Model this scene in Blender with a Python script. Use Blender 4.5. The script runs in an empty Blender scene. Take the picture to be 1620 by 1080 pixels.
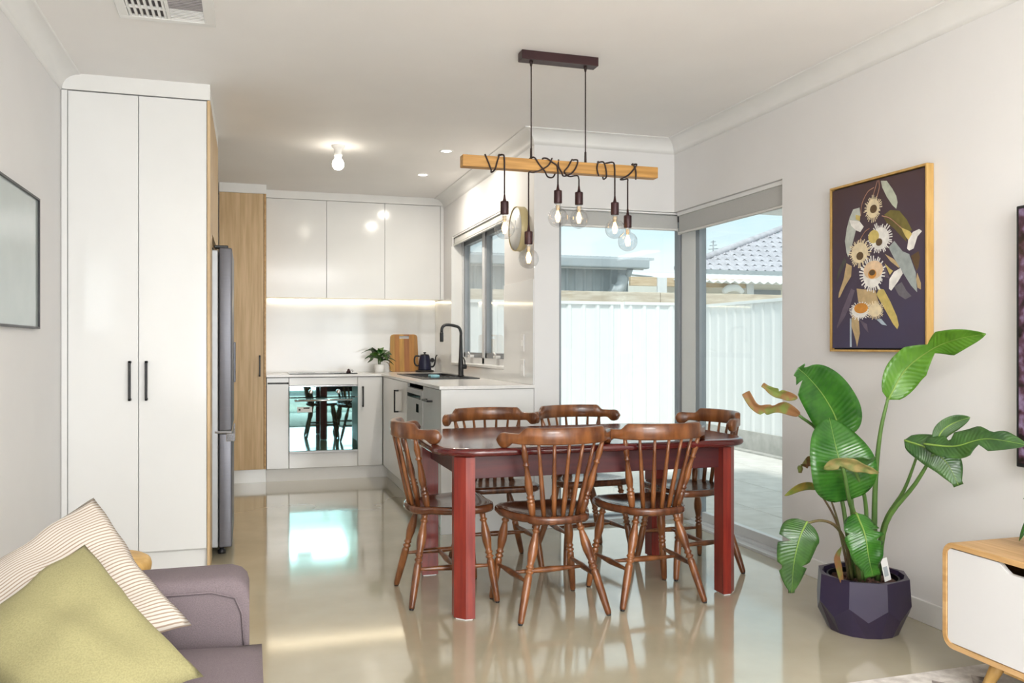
import bpy, bmesh, math, random
from mathutils import Vector, Matrix
random.seed(7)
PI = math.pi
col = bpy.context.scene.collection
scn = bpy.context.scene

# ------------------------------------------------------------------ camera, sky, sun, added fill lights, exposure
cam_d = bpy.data.cameras.new('camera')
cam = bpy.data.objects.new('camera', cam_d); col.objects.link(cam)
cam_d.sensor_fit = 'HORIZONTAL'; cam_d.sensor_width = 36.0
cam_d.lens = 36.0 * 1350.0 / 1620.0
cam_d.shift_y = 6.0 / 1620.0
cam_d.clip_start = 0.05
cam.location = (0, 0, 1.18)
cam.rotation_euler = (PI / 2, 0, -math.atan(415.4 / 1350.0))
scn.camera = cam
scn.view_settings.view_transform = 'Standard'
scn.view_settings.look = 'None'
scn.view_settings.gamma = 1.0
scn.view_settings.use_curve_mapping = False
scn.view_settings.exposure = 0.80

world = bpy.data.worlds.new('sky'); scn.world = world
world.use_nodes = True
wn, wl = world.node_tree.nodes, world.node_tree.links
wn.clear()
w_out = wn.new('ShaderNodeOutputWorld'); w_bg = wn.new('ShaderNodeBackground')
w_tc = wn.new('ShaderNodeTexCoord'); w_map = wn.new('ShaderNodeMapping')
w_map.inputs['Scale'].default_value = (1.0, 1.0, 3.2)
w_no = wn.new('ShaderNodeTexNoise'); w_no.inputs['Scale'].default_value = 2.2
w_no.inputs['Detail'].default_value = 5.0; w_no.inputs['Roughness'].default_value = 0.55
w_ra = wn.new('ShaderNodeValToRGB')
w_ra.color_ramp.elements[0].position = 0.38; w_ra.color_ramp.elements[0].color = (0.44, 0.62, 0.68, 1)
w_ra.color_ramp.elements[1].position = 0.62; w_ra.color_ramp.elements[1].color = (0.66, 0.70, 0.71, 1)
w_bg.inputs['Strength'].default_value = 0.95
wl.new(w_tc.outputs['Generated'], w_map.inputs['Vector']); wl.new(w_map.outputs['Vector'], w_no.inputs['Vector'])
wl.new(w_no.outputs['Fac'], w_ra.inputs['Fac']); wl.new(w_ra.outputs['Color'], w_bg.inputs['Color'])
wl.new(w_bg.outputs['Background'], w_out.inputs['Surface'])

def add_light(name, kind, loc, rot, energy, color=(1, 1, 1), **kw):
    d = bpy.data.lights.new(name, kind); d.energy = energy; d.color = color
    for k, v in kw.items(): setattr(d, k, v)
    o = bpy.data.objects.new(name, d); col.objects.link(o)
    o.location = loc; o.rotation_euler = rot
    return o
# the sun stands behind the house, high and a little to the left, veiled by thin cloud
add_light('sun', 'SUN', (0, -5, 10), Vector((0.20, 0.50, -0.84)).to_track_quat('-Z', 'Y').to_euler(), 1.6, (1, 0.97, 0.92), angle=0.12)
# added fill light at the invented rear window, tilted up to brighten the ceiling
add_light('rear_fill_light', 'AREA', (0.95, -2.70, 1.3), (math.radians(112), 0, 0), 105, (0.97, 0.98, 1.0), shape='RECTANGLE', size=3.0, size_y=2.2)

# added overhead fill light behind the camera (its invented fitting is built further down)
add_light('overhead_fill_light', 'AREA', (0.95, -0.9, 2.50), (0, 0, 0), 68, (0.99, 0.99, 1.0), shape='SQUARE', size=1.5)

# ------------------------------------------------------------------ materials
MATS = {}
def mat(name, color, rough=0.5, metal=0.0, var=0.0, scale=8.0, stretch=(1, 1, 1), color2=None, bump=0.0, coat=0.0,
        spec=0.5, detail=4.0, emit=None, estr=0.0, lo=0.35, hi=0.65, rvar=0.0):
    m = bpy.data.materials.new(name); m.use_nodes = True
    nt = m.node_tree; b = nt.nodes['Principled BSDF']
    b.inputs['Base Color'].default_value = (*color, 1); b.inputs['Roughness'].default_value = rough
    b.inputs['Metallic'].default_value = metal; b.inputs['Coat Weight'].default_value = coat
    b.inputs['Coat Roughness'].default_value = 0.08
    b.inputs['Specular IOR Level'].default_value = spec
    if emit:
        b.inputs['Emission Color'].default_value = (*emit, 1); b.inputs['Emission Strength'].default_value = estr
    tc = nt.nodes.new('ShaderNodeTexCoord'); mp = nt.nodes.new('ShaderNodeMapping')
    mp.inputs['Scale'].default_value = stretch
    no = nt.nodes.new('ShaderNodeTexNoise'); no.inputs['Scale'].default_value = scale; no.inputs['Detail'].default_value = detail
    nt.links.new(tc.outputs['Object'], mp.inputs['Vector']); nt.links.new(mp.outputs['Vector'], no.inputs['Vector'])
    if color2 is None:
        color2 = tuple(min(1, c * (1 + var)) for c in color); color = tuple(c * (1 - var) for c in color)
    ra = nt.nodes.new('ShaderNodeValToRGB')
    ra.color_ramp.elements[0].position = lo; ra.color_ramp.elements[1].position = hi
    ra.color_ramp.elements[0].color = (*color, 1); ra.color_ramp.elements[1].color = (*color2, 1)
    nt.links.new(no.outputs['Fac'], ra.inputs['Fac']); nt.links.new(ra.outputs['Color'], b.inputs['Base Color'])
    if bump:
        bp = nt.nodes.new('ShaderNodeBump'); bp.inputs['Strength'].default_value = bump; bp.inputs['Distance'].default_value = 0.004
        nt.links.new(no.outputs['Fac'], bp.inputs['Height']); nt.links.new(bp.outputs['Normal'], b.inputs['Normal'])
    if rvar:
        mr = nt.nodes.new('ShaderNodeMapRange'); mr.inputs['To Min'].default_value = rough - rvar; mr.inputs['To Max'].default_value = rough + rvar
        nt.links.new(no.outputs['Fac'], mr.inputs['Value']); nt.links.new(mr.outputs['Result'], b.inputs['Roughness'])
    MATS[name] = m
    return m

def glass_mat(name, tint=(1, 1, 1), ior=1.45, rough=0.0):
    m = bpy.data.materials.new(name); m.use_nodes = True
    nt = m.node_tree; nt.nodes.clear()
    o = nt.nodes.new('ShaderNodeOutputMaterial'); mx = nt.nodes.new('ShaderNodeMixShader')
    t = nt.nodes.new('ShaderNodeBsdfTransparent'); t.inputs['Color'].default_value = (*tint, 1)
    g = nt.nodes.new('ShaderNodeBsdfGlossy'); g.inputs['Roughness'].default_value = rough
    lw = nt.nodes.new('ShaderNodeLayerWeight'); lw.inputs['Blend'].default_value = 0.5      # facing -> Schlick reflectance, same from both sides
    pw = nt.nodes.new('ShaderNodeMath'); pw.operation = 'POWER'; pw.inputs[1].default_value = 5.0
    ma = nt.nodes.new('ShaderNodeMath'); ma.operation = 'MULTIPLY_ADD'; r0 = ((ior - 1) / (ior + 1)) ** 2
    ma.inputs[1].default_value = 1 - r0; ma.inputs[2].default_value = r0
    nt.links.new(lw.outputs['Facing'], pw.inputs[0]); nt.links.new(pw.outputs[0], ma.inputs[0])
    nt.links.new(ma.outputs[0], mx.inputs['Fac']); nt.links.new(t.outputs['BSDF'], mx.inputs[1])
    nt.links.new(g.outputs['BSDF'], mx.inputs[2]); nt.links.new(mx.outputs['Shader'], o.inputs['Surface'])
    MATS[name] = m
    return m

wall_m = mat('wall_paint', (0.80, 0.79, 0.785), 0.6, var=0.01, scale=3)
ceil_m = mat('ceiling_paint', (0.92, 0.90, 0.885), 0.7, var=0.01, scale=3)
trim_m = mat('trim_paint', (0.84, 0.835, 0.82), 0.4, var=0.01)
floor_m = mat('polished_concrete', (0.42, 0.372, 0.262), 0.09, coat=0.7, color2=(0.52, 0.472, 0.35), scale=2.2, detail=9, rvar=0.015, lo=0.3, hi=0.7, spec=0.65)
white_gloss = mat('white_gloss_laminate', (0.84, 0.84, 0.83), 0.12, var=0.005, spec=0.45)
white_splash = mat('white_gloss_splashback', (0.83, 0.83, 0.82), 0.08, var=0.005)
stone_m = mat('white_stone_worktop', (0.84, 0.83, 0.81), 0.15, var=0.02, scale=60)
oak_m = mat('oak_laminate', (0.52, 0.35, 0.175), 0.42, color2=(0.66, 0.47, 0.26), scale=5, stretch=(9, 9, 0.5), detail=6, bump=0.05)
oakh_m = mat('oak_timber_along_y', (0.47, 0.27, 0.10), 0.45, color2=(0.62, 0.39, 0.18), scale=5, stretch=(9, 0.7, 9), detail=6)
oakx_m = mat('oak_timber_along_x', (0.36, 0.175, 0.035), 0.5, color2=(0.55, 0.29, 0.075), scale=5, stretch=(0.9, 14, 14), detail=6)
frame_oak = mat('frame_oak', (0.46, 0.27, 0.075), 0.5, color2=(0.60, 0.38, 0.13), scale=6, stretch=(5, 5, 0.8))
chair_m = mat('chair_timber', (0.10, 0.029, 0.009), 0.30, color2=(0.27, 0.098, 0.030), scale=7, stretch=(3, 3, 1), detail=6, coat=0.3)
chair_seat_m = mat('chair_seat_timber', (0.075, 0.022, 0.009), 0.26, color2=(0.17, 0.058, 0.022), scale=6, stretch=(6, 1, 1), detail=6, coat=0.35)
table_m = mat('cherry_table_top', (0.065, 0.007, 0.008), 0.16, color2=(0.11, 0.014, 0.012), scale=5, stretch=(0.8, 8, 8), coat=0.4)
apron_m = mat('cherry_table_apron', (0.055, 0.007, 0.010), 0.42, color2=(0.085, 0.012, 0.012), scale=5, stretch=(0.8, 8, 8))
tableleg_m = mat('cherry_table_leg', (0.17, 0.015, 0.010), 0.35, color2=(0.26, 0.028, 0.016), scale=6, stretch=(8, 8, 0.7), coat=0.2)
black_m = mat('matte_black', (0.013, 0.013, 0.015), 0.42, var=0.05)
blackg_m = mat('black_glass', (0.008, 0.008, 0.01), 0.06, var=0.05)
navy_m = mat('navy_kettle', (0.012, 0.014, 0.045), 0.35, var=0.1)
bronze_m = mat('dark_bronze_metal', (0.045, 0.018, 0.02), 0.4, metal=0.4, var=0.1)
cord_m = mat('brown_black_cord', (0.025, 0.013, 0.012), 0.7, var=0.1)
chrome_m = mat('chrome', (0.78, 0.78, 0.79), 0.12, metal=1.0, var=0.02)
steel_m = mat('brushed_steel_dark', (0.15, 0.15, 0.17), 0.36, metal=0.35, var=0.04, scale=20, stretch=(1, 1, 20))
steell_m = mat('fridge_case_grey', (0.42, 0.43, 0.44), 0.4, metal=0.4, var=0.03)
silver_m = mat('silver_dishwasher', (0.60, 0.61, 0.63), 0.34, metal=0.1, var=0.02)
alu_m = mat('grey_aluminium', (0.30, 0.32, 0.345), 0.4, metal=0.3, var=0.03)
alul_m = mat('light_aluminium', (0.74, 0.75, 0.76), 0.4, metal=0.1, var=0.02)
blind_m = mat('grey_blind_fabric', (0.50, 0.50, 0.485), 0.85, var=0.03, scale=200)
blindw_m = mat('white_blind_fabric', (0.72, 0.71, 0.68), 0.85, var=0.02, scale=200)
oven_m = mat('teal_mirror_oven_glass', (0.21, 0.39, 0.40), 0.02, metal=1.0, var=0.02)
sofa_m = mat('mauve_grey_upholstery', (0.125, 0.098, 0.106), 0.9, color2=(0.17, 0.134, 0.143), scale=420, detail=3, bump=0.25)
cush_m = mat('olive_linen', (0.225, 0.205, 0.095), 0.9, color2=(0.28, 0.255, 0.122), scale=300, detail=4, bump=0.2)
pot_m = mat('navy_glazed_pot', (0.022, 0.016, 0.045), 0.33, color2=(0.034, 0.022, 0.05), scale=4)
soil_m = mat('potting_soil', (0.05, 0.02, 0.012), 0.95, color2=(0.11, 0.05, 0.03), scale=60, bump=0.6)
def leaf_mat(name, c1, c2, rough, scale=14):
    m = mat(name, c1, rough, color2=c2, scale=scale, coat=0.15)
    nt = m.node_tree; N = nt.nodes; b = N['Principled BSDF']
    uv = N.new('ShaderNodeUVMap'); sp = N.new('ShaderNodeSeparateXYZ'); ab = N.new('ShaderNodeMath'); ab.operation = 'ABSOLUTE'
    k = N.new('ShaderNodeMath'); k.operation = 'MULTIPLY_ADD'; k.inputs[1].default_value = -0.10
    si = N.new('ShaderNodeMath'); si.operation = 'MULTIPLY'; si.inputs[1].default_value = 150
    sn = N.new('ShaderNodeMath'); sn.operation = 'SINE'
    bp = N.new('ShaderNodeBump'); bp.inputs['Strength'].default_value = 0.16; bp.inputs['Distance'].default_value = 0.004
    nt.links.new(uv.outputs['UV'], sp.inputs[0]); nt.links.new(sp.outputs['Y'], ab.inputs[0]); nt.links.new(ab.outputs[0], k.inputs[0])
    nt.links.new(sp.outputs['X'], k.inputs[2]); nt.links.new(k.outputs[0], si.inputs[0]); nt.links.new(si.outputs[0], sn.inputs[0])
    nt.links.new(sn.outputs[0], bp.inputs['Height']); nt.links.new(bp.outputs['Normal'], b.inputs['Normal']); nt.links.new(bp.outputs['Normal'], b.inputs['Coat Normal'])
    return m
leaf_m = leaf_mat('green_leaf', (0.018, 0.088, 0.010), (0.040, 0.155, 0.016), 0.27, 14)
leafl_m = leaf_mat('light_green_leaf', (0.055, 0.165, 0.010), (0.095, 0.24, 0.018), 0.32, 12)
leafd_m = leaf_mat('dark_green_leaf', (0.016, 0.055, 0.012), (0.042, 0.115, 0.020), 0.32, 14)
rib_m = mat('pale_leaf_rib', (0.20, 0.32, 0.06), 0.45, var=0.05)
dry_m = mat('dried_brown_leaf', (0.20, 0.09, 0.03), 0.7, color2=(0.13, 0.17, 0.03), scale=14, lo=0.45, hi=0.6)
yel_m = mat('yellowing_leaf', (0.36, 0.25, 0.035), 0.6, color2=(0.12, 0.17, 0.025), scale=22)
crisp_m = mat('half_dry_leaf', (0.26, 0.20, 0.07), 0.65, color2=(0.07, 0.12, 0.02), scale=26)
stem_m = mat('green_stalk', (0.06, 0.13, 0.025), 0.5, color2=(0.10, 0.19, 0.04), scale=10)
stemb_m = mat('brown_stalk', (0.13, 0.07, 0.04), 0.55, color2=(0.12, 0.13, 0.04), scale=10)
paper_m = mat('white_card', (0.8, 0.8, 0.78), 0.6)
ceramic_m = mat('white_ceramic', (0.85, 0.85, 0.84), 0.25)
rug_m = mat('rug_pile', (0.50, 0.46, 0.43), 0.95, color2=(0.72, 0.68, 0.64), scale=26, detail=7, bump=0.5)
rug2_m = mat('rug_motif', (0.16, 0.13, 0.12), 0.95, color2=(0.5, 0.45, 0.42), scale=30, detail=7, bump=0.5)
tvunit_m = mat('white_lacquer', (0.68, 0.68, 0.68), 0.35)
dark_m = mat('dark_void', (0.02, 0.02, 0.022), 0.9)
clockface_m = mat('clock_face', (0.78, 0.78, 0.76), 0.4)
brass_m = mat('pale_brass', (0.60, 0.50, 0.27), 0.45, metal=0.1, var=0.04)
fence_m = mat('white_fence_steel', (0.86, 0.87, 0.87), 0.45, var=0.01)
plinth_m = mat('concrete_plinth', (0.42, 0.41, 0.38), 0.85, color2=(0.55, 0.53, 0.5), scale=9)
paver_m = mat('pale_paver', (0.66, 0.63, 0.59), 0.8, color2=(0.76, 0.73, 0.69), scale=7)
ground_m = mat('pale_gravel', (0.5, 0.47, 0.42), 0.95, color2=(0.6, 0.57, 0.5), scale=30)
board_m = mat('weathered_board', (0.55, 0.46, 0.36), 0.85, color2=(0.70, 0.62, 0.52), scale=4, stretch=(1, 6, 6))
beam_m = mat('pine_beam', (0.52, 0.38, 0.24), 0.8, color2=(0.66, 0.52, 0.36), scale=4, stretch=(1, 6, 6))
shed_m = mat('grey_shed_steel', (0.48, 0.52, 0.55), 0.6, var=0.04)
gutter_m = mat('blue_grey_gutter', (0.38, 0.42, 0.45), 0.5, var=0.03)
tile_m = mat('grey_roof_tile', (0.42, 0.41, 0.45), 0.75, color2=(0.54, 0.53, 0.58), scale=6)
render_m = mat('cream_render', (0.78, 0.75, 0.68), 0.8, var=0.02)
glass_m = glass_mat('window_glass', (0.97, 0.99, 0.985))
bulbglass_m = glass_mat('clear_bulb_glass', (0.93, 0.935, 0.94), 2.1)
fil_m = mat('glowing_filament', (1, 0.8, 0.5), 0.5, emit=(1.0, 0.56, 0.17), estr=10)
bulb_m = mat('lit_white_bulb', (1, 1, 1), 0.5, emit=(1.0, 0.92, 0.78), estr=13)
down_m = mat('lit_downlight', (1, 1, 1), 0.5, emit=(1.0, 0.95, 0.88), estr=6)
led_m = mat('lit_led_strip', (1, 1, 1), 0.5, emit=(1.0, 0.84, 0.58), estr=4)
frost_m = mat('pale_glass_picture', (0.37, 0.425, 0.41), 0.10, var=0.02, spec=0.6)

def striped_mat():
    m = bpy.data.materials.new('striped_cotton'); m.use_nodes = True
    nt = m.node_tree; b = nt.nodes['Principled BSDF']; b.inputs['Roughness'].default_value = 0.9
    uv = nt.nodes.new('ShaderNodeUVMap'); sp = nt.nodes.new('ShaderNodeSeparateXYZ')
    no = nt.nodes.new('ShaderNodeTexNoise'); no.inputs['Scale'].default_value = 5
    mu = nt.nodes.new('ShaderNodeMath'); mu.operation = 'MULTIPLY'; mu.inputs[1].default_value = 46
    fr = nt.nodes.new('ShaderNodeMath'); fr.operation = 'FRACT'
    ra = nt.nodes.new('ShaderNodeValToRGB')
    ra.color_ramp.elements[0].position = 0.30; ra.color_ramp.elements[0].color = (0.27, 0.20, 0.15, 1)
    ra.color_ramp.elements[1].position = 0.42; ra.color_ramp.elements[1].color = (0.50, 0.46, 0.405, 1)
    nt.links.new(uv.outputs['UV'], sp.inputs['Vector']); nt.links.new(sp.outputs['Y'], mu.inputs[0])
    nt.links.new(mu.outputs[0], fr.inputs[0]); nt.links.new(fr.outputs[0], ra.inputs['Fac'])
    nt.links.new(ra.outputs['Color'], b.inputs['Base Color'])
    return m
stripe_m = striped_mat()

def canvas_mat():
    m = bpy.data.materials.new('dark_canvas'); m.use_nodes = True
    nt = m.node_tree; b = nt.nodes['Principled BSDF']; b.inputs['Roughness'].default_value = 0.7
    tc = nt.nodes.new('ShaderNodeTexCoord'); sp = nt.nodes.new('ShaderNodeSeparateXYZ')
    mr = nt.nodes.new('ShaderNodeMapRange'); mr.inputs['From Min'].default_value = 1.16; mr.inputs['From Max'].default_value = 1.93
    ra = nt.nodes.new('ShaderNodeValToRGB')
    ra.color_ramp.elements[0].color = (0.060, 0.052, 0.105, 1); ra.color_ramp.elements[1].color = (0.075, 0.040, 0.040, 1)
    no = nt.nodes.new('ShaderNodeTexNoise'); no.inputs['Scale'].default_value = 5
    ad = nt.nodes.new('ShaderNodeMath'); ad.operation = 'ADD'; mm = nt.nodes.new('ShaderNodeMath'); mm.operation = 'MULTIPLY_ADD'
    mm.inputs[1].default_value = 0.5; mm.inputs[2].default_value = -0.25
    nt.links.new(tc.outputs['Object'], sp.inputs[0]); nt.links.new(sp.outputs['Z'], mr.inputs['Value'])
    nt.links.new(tc.outputs['Object'], no.inputs['Vector']); nt.links.new(no.outputs['Fac'], mm.inputs[0])
    nt.links.new(mr.outputs['Result'], ad.inputs[0]); nt.links.new(mm.outputs[0], ad.inputs[1])
    nt.links.new(ad.outputs[0], ra.inputs['Fac']); nt.links.new(ra.outputs['Color'], b.inputs['Base Color'])
    return m
canvas_m = canvas_mat()
def screen_mat():
    m = bpy.data.materials.new('screen_picture'); m.use_nodes = True
    nt = m.node_tree; b = nt.nodes['Principled BSDF']; b.inputs['Roughness'].default_value = 0.15
    b.inputs['Base Color'].default_value = (0.01, 0.01, 0.01, 1)
    tc = nt.nodes.new('ShaderNodeTexCoord'); no = nt.nodes.new('ShaderNodeTexNoise')
    no.inputs['Scale'].default_value = 22; no.inputs['Detail'].default_value = 6
    ra = nt.nodes.new('ShaderNodeValToRGB'); e = ra.color_ramp.elements
    e[0].position = 0.38; e[0].color = (0.02, 0.006, 0.008, 1); e[1].position = 0.68; e[1].color = (0.55, 0.40, 0.62, 1)
    k = e.new(0.5); k.color = (0.16, 0.06, 0.10, 1)
    nt.links.new(tc.outputs['Object'], no.inputs['Vector']); nt.links.new(no.outputs['Fac'], ra.inputs['Fac'])
    nt.links.new(ra.outputs['Color'], b.inputs['Emission Color']); b.inputs['Emission Strength'].default_value = 0.35
    return m
screen_m = screen_mat()
PAINT_COL = dict(grn=(0.47, 0.50, 0.40), gry=(0.50, 0.53, 0.48), olv=(0.17, 0.14, 0.035), oldk=(0.13, 0.10, 0.03), brn=(0.12, 0.07, 0.03),
                 tan=(0.52, 0.38, 0.20), blu=(0.34, 0.38, 0.37), dkg=(0.07, 0.07, 0.06), pur=(0.13, 0.10, 0.14), gpu=(0.15, 0.14, 0.16),
                 yel=(0.60, 0.47, 0.15), ltb=(0.42, 0.50, 0.58), wht=(0.82, 0.80, 0.76), crm=(0.78, 0.66, 0.44), pch=(0.76, 0.56, 0.36),
                 org=(0.62, 0.26, 0.04), pink=(0.55, 0.30, 0.20))
paint_mats = {k: mat('paint_' + k, v, 0.65, var=0.12, scale=30) for k, v in PAINT_COL.items()}

# ------------------------------------------------------------------ object helpers
def link(name, me, parent=None, loc=None):
    o = bpy.data.objects.new(name, me); col.objects.link(o)
    if parent is not None: o.parent = parent
    if loc is not None: o.location = loc
    return o
def tag(o, label=None, cat=None, group=None, kind=None):
    if label: o['label'] = label
    if cat: o['category'] = cat
    if group: o['group'] = group
    if kind: o['kind'] = kind
    return o
def thing(name, label, cat, loc=(0, 0, 0), rotz=0, group=None):
    o = link(name, None); o.location = loc; o.rotation_euler = (0, 0, rotz); o.empty_display_size = 0.1
    return tag(o, label, cat, group)
def setting(name, loc=(0, 0, 0)):
    o = link(name, None); o.location = loc
    return tag(o, kind='structure')
def dup(root, loc, rotz, label=None, group=None):
    r = root.copy(); col.objects.link(r); r.location = loc; r.rotation_euler = (0, 0, rotz)
    if label: r['label'] = label
    if group: r['group'] = group
    for ch in list(root.children):
        c = ch.copy(); col.objects.link(c); c.parent = r
        for g in list(ch.children):
            d = g.copy(); col.objects.link(d); d.parent = c
    return r

class MB:
    """collects shapes into one bmesh; build() links them as ONE mesh object"""
    def __init__(s): s.bm = bmesh.new(); s.smooth = False; s.mi = 0
    def _mark(s, faces, smooth):
        for f in faces: f.smooth = smooth; f.material_index = s.mi
    def box(s, a, b, bev=0.0, seg=2, rot=None, smooth=False):
        a, b = Vector(a), Vector(b); c = (a + b) / 2; d = b - a
        n0 = len(s.bm.verts)
        r = bmesh.ops.create_cube(s.bm, size=1.0)
        vs = r['verts']
        for v in vs: v.co = Vector((v.co.x * d.x, v.co.y * d.y, v.co.z * d.z))
        fs = set(f for v in vs for f in v.link_faces)
        if bev > 0:
            es = list(set(e for v in vs for e in v.link_edges))
            r2 = bmesh.ops.bevel(s.bm, geom=es, offset=min(bev, min(abs(d.x), abs(d.y), abs(d.z)) * 0.49), segments=seg, profile=0.5, affect='EDGES')
            s.bm.verts.ensure_lookup_table()
            vs = [s.bm.verts[i] for i in range(n0, len(s.bm.verts))]
            fs = set(f for v in vs for f in v.link_faces)
        for v in vs:
            if rot is not None: v.co = rot @ v.co
            v.co += c
        s._mark(fs, smooth or bev > 0 and seg > 2)
        return s
    def grid(s, rows, closed_u=False, closed_v=False, caps=False, smooth=True):
        """rows: list of rings of points"""
        R = [[s.bm.verts.new(p) for p in row] for row in rows]
        fs = []
        n, m = len(R), len(R[0])
        for i in range(n if closed_u else n - 1):
            for j in range(m if closed_v else m - 1):
                q = [R[i][j], R[i][(j + 1) % m], R[(i + 1) % n][(j + 1) % m], R[(i + 1) % n][j]]
                try: fs.append(s.bm.faces.new(q))
                except ValueError: pass
        s._mark(fs, smooth)
        if caps:
            cf = [s.bm.faces.new(R[0][::-1]), s.bm.faces.new(R[-1])]
            s._mark(cf, False)
        return R
    def tube(s, pts, rad, seg=8, closed=False, smooth=True):
        pts = [Vector(p) for p in pts]
        n = len(pts)
        if not hasattr(rad, '__len__'): rad = [rad] * n
        rows = []; up = Vector((0.13, 0.21, 1)).normalized(); prev = None
        for i, p in enumerate(pts):
            if closed: t = pts[(i + 1) % n] - pts[i - 1]
            else: t = pts[min(i + 1, n - 1)] - pts[max(i - 1, 0)]
            t.normalize()
            if prev is None:
                a = t.cross(up)
                if a.length < 1e-3: a = t.cross(Vector((1, 0, 0)))
                a.normalize()
            else:
                a = prev - t * prev.dot(t); a.normalize()
            prev = a; b = t.cross(a)
            rows.append([p + (a * math.cos(2 * PI * k / seg) + b * math.sin(2 * PI * k / seg)) * rad[i] for k in range(seg)])
        s.grid(rows, closed_u=closed, closed_v=True, caps=not closed, smooth=smooth)
        return s
    def turned(s, p0, p1, prof, seg=10):
        p0, p1 = Vector(p0), Vector(p1)
        return s.tube([p0.lerp(p1, t) for t, r in prof], [r for t, r in prof], seg)
    def lathe(s, prof, c=(0, 0, 0), seg=24, axis='Z', smooth=True, caps=True):
        rows = []
        for r, z in prof:
            ring = []
            for k in range(seg):
                a = 2 * PI * k / seg; x, y = r * math.cos(a), r * math.sin(a)
                p = (x, y, z) if axis == 'Z' else ((z, x, y) if axis == 'X' else (y, z, x))
                ring.append(Vector(p) + Vector(c))
            rows.append(ring)
        s.grid(rows, closed_v=True, caps=caps, smooth=smooth)
        return s
    def prism(s, poly, z0, z1, bev=0.0, smooth=False):
        n0 = len(s.bm.verts)
        lo = [s.bm.verts.new((x, y, z0)) for x, y in poly]; hi = [s.bm.verts.new((x, y, z1)) for x, y in poly]
        fs = [s.bm.faces.new(lo[::-1]), s.bm.faces.new(hi)]
        n = len(poly)
        for i in range(n): fs.append(s.bm.faces.new((lo[i], lo[(i + 1) % n], hi[(i + 1) % n], hi[i])))
        if bev:
            es = list(set(e for f in fs[:2] for e in f.edges))
            bmesh.ops.bevel(s.bm, geom=es, offset=bev, segments=3, profile=0.5, affect='EDGES')
            s.bm.verts.ensure_lookup_table()
            fs = set(f for v in list(s.bm.verts)[n0:] for f in v.link_faces)
        s._mark(fs, smooth)
        return s
    def poly(s, pts):
        f = s.bm.faces.new([s.bm.verts.new(p) for p in pts]); s._mark([f], False); return s
    def build(s, name, m, parent=None, loc=None):
        bmesh.ops.recalc_face_normals(s.bm, faces=s.bm.faces)
        me = bpy.data.meshes.new(name); s.bm.to_mesh(me); s.bm.free()
        for k in (m if isinstance(m, (list, tuple)) else [m]): me.materials.append(k)
        return link(name, me, parent, loc)
def box(name, a, b, m, parent=None, bev=0.0, loc=None, seg=2):
    return MB().box(a, b, bev, seg).build(name, m, parent, loc)
def struct(o): o['kind'] = 'structure'; return o

def bez(pts, n):
    """Catmull-Rom through the points"""
    P = [Vector(p) for p in pts]
    if len(P) == 2: return [P[0].lerp(P[1], i / (n - 1)) for i in range(n)]
    P = [P[0] * 2 - P[1]] + P + [P[-1] * 2 - P[-2]]
    out = []; segs = len(P) - 3
    for i in range(n):
        u = i / (n - 1) * segs; k = min(int(u), segs - 1); t = u - k
        a, b, c, d = P[k:k + 4]
        out.append(0.5 * ((2 * b) + (c - a) * t + (2 * a - 5 * b + 4 * c - d) * t * t + (3 * b - a - 3 * c + d) * t ** 3))
    return out

# ------------------------------------------------------------------ room shell
CEIL = 2.56
XL, XR, YB, XK, YKB, YRR = -0.912, 2.75, 5.20, 1.75, 8.235, -2.60
struct(box('floor', (-1.1, -2.75, -0.10), (2.90, 8.4, 0.0), floor_m))
struct(box('ceiling', (-1.1, -2.75, CEIL), (2.92, 8.4, CEIL + 0.12), ceil_m))
struct(box('wall_left', (XL - 0.12, -2.75, 0), (XL, 8.4, CEIL), wall_m))
wr = setting('wall_right')
box('wall_panel', (XR, -2.75, 0), (XR + 0.15, 3.975, CEIL), wall_m, wr)
box('lintel', (XR, 3.975, 2.08), (XR + 0.15, YB + 0.15, CEIL), wall_m, wr)
wb = setting('wall_back')
box('wall_panel', (XK, YB, 0), (1.92, YB + 0.15, CEIL), wall_m, wb)
box('lintel', (1.92, YB, 2.08), (XR, YB + 0.15, CEIL), wall_m, wb)
wk = setting('wall_kitchen')
KW0, KW1, KZ0, KZ1 = 5.87, 7.52, 1.025, 2.16
box('wall_panel', (XK, YB + 0.15, 0), (XK + 0.15, KW0, CEIL), wall_m, wk)
box('wall_panel', (XK, KW1, 0), (XK + 0.15, 8.4, CEIL), wall_m, wk)
box('wall_panel', (XK, KW0, 0), (XK + 0.15, KW1, KZ0), wall_m, wk)
box('lintel', (XK, KW0, KZ1), (XK + 0.15, KW1, CEIL), wall_m, wk)
struct(box('wall_kitchen_back', (XL, YKB, 0), (XK, YKB + 0.12, CEIL), wall_m))
wre = setting('wall_rear')
box('wall_panel', (XL, YRR - 0.15, 0), (-0.6, YRR, CEIL), wall_m, wre)
box('wall_panel', (2.5, YRR - 0.15, 0), (XR, YRR, CEIL), wall_m, wre)
box('wall_panel', (-0.6, YRR - 0.15, 0), (2.5, YRR, 0.15), wall_m, wre)
box('lintel', (-0.6, YRR - 0.15, 2.3), (2.5, YRR, CEIL), wall_m, wre)
# added rear window, unseen behind the camera, letting the fill light in
w = setting('added_rear_window')
f = MB()
for x in (-0.6, 0.43, 1.46, 2.45): f.box((x, YRR - 0.10, 0.15), (x + 0.05, YRR - 0.05, 2.3))
f.box((-0.6, YRR - 0.10, 0.15), (2.5, YRR - 0.05, 0.20)).box((-0.6, YRR - 0.10, 2.25), (2.5, YRR - 0.05, 2.3))
f.build('window_frame', alu_m, w)
box('pane', (-0.55, YRR - 0.08, 0.2), (2.45, YRR - 0.074, 2.25), glass_m, w)

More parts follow.
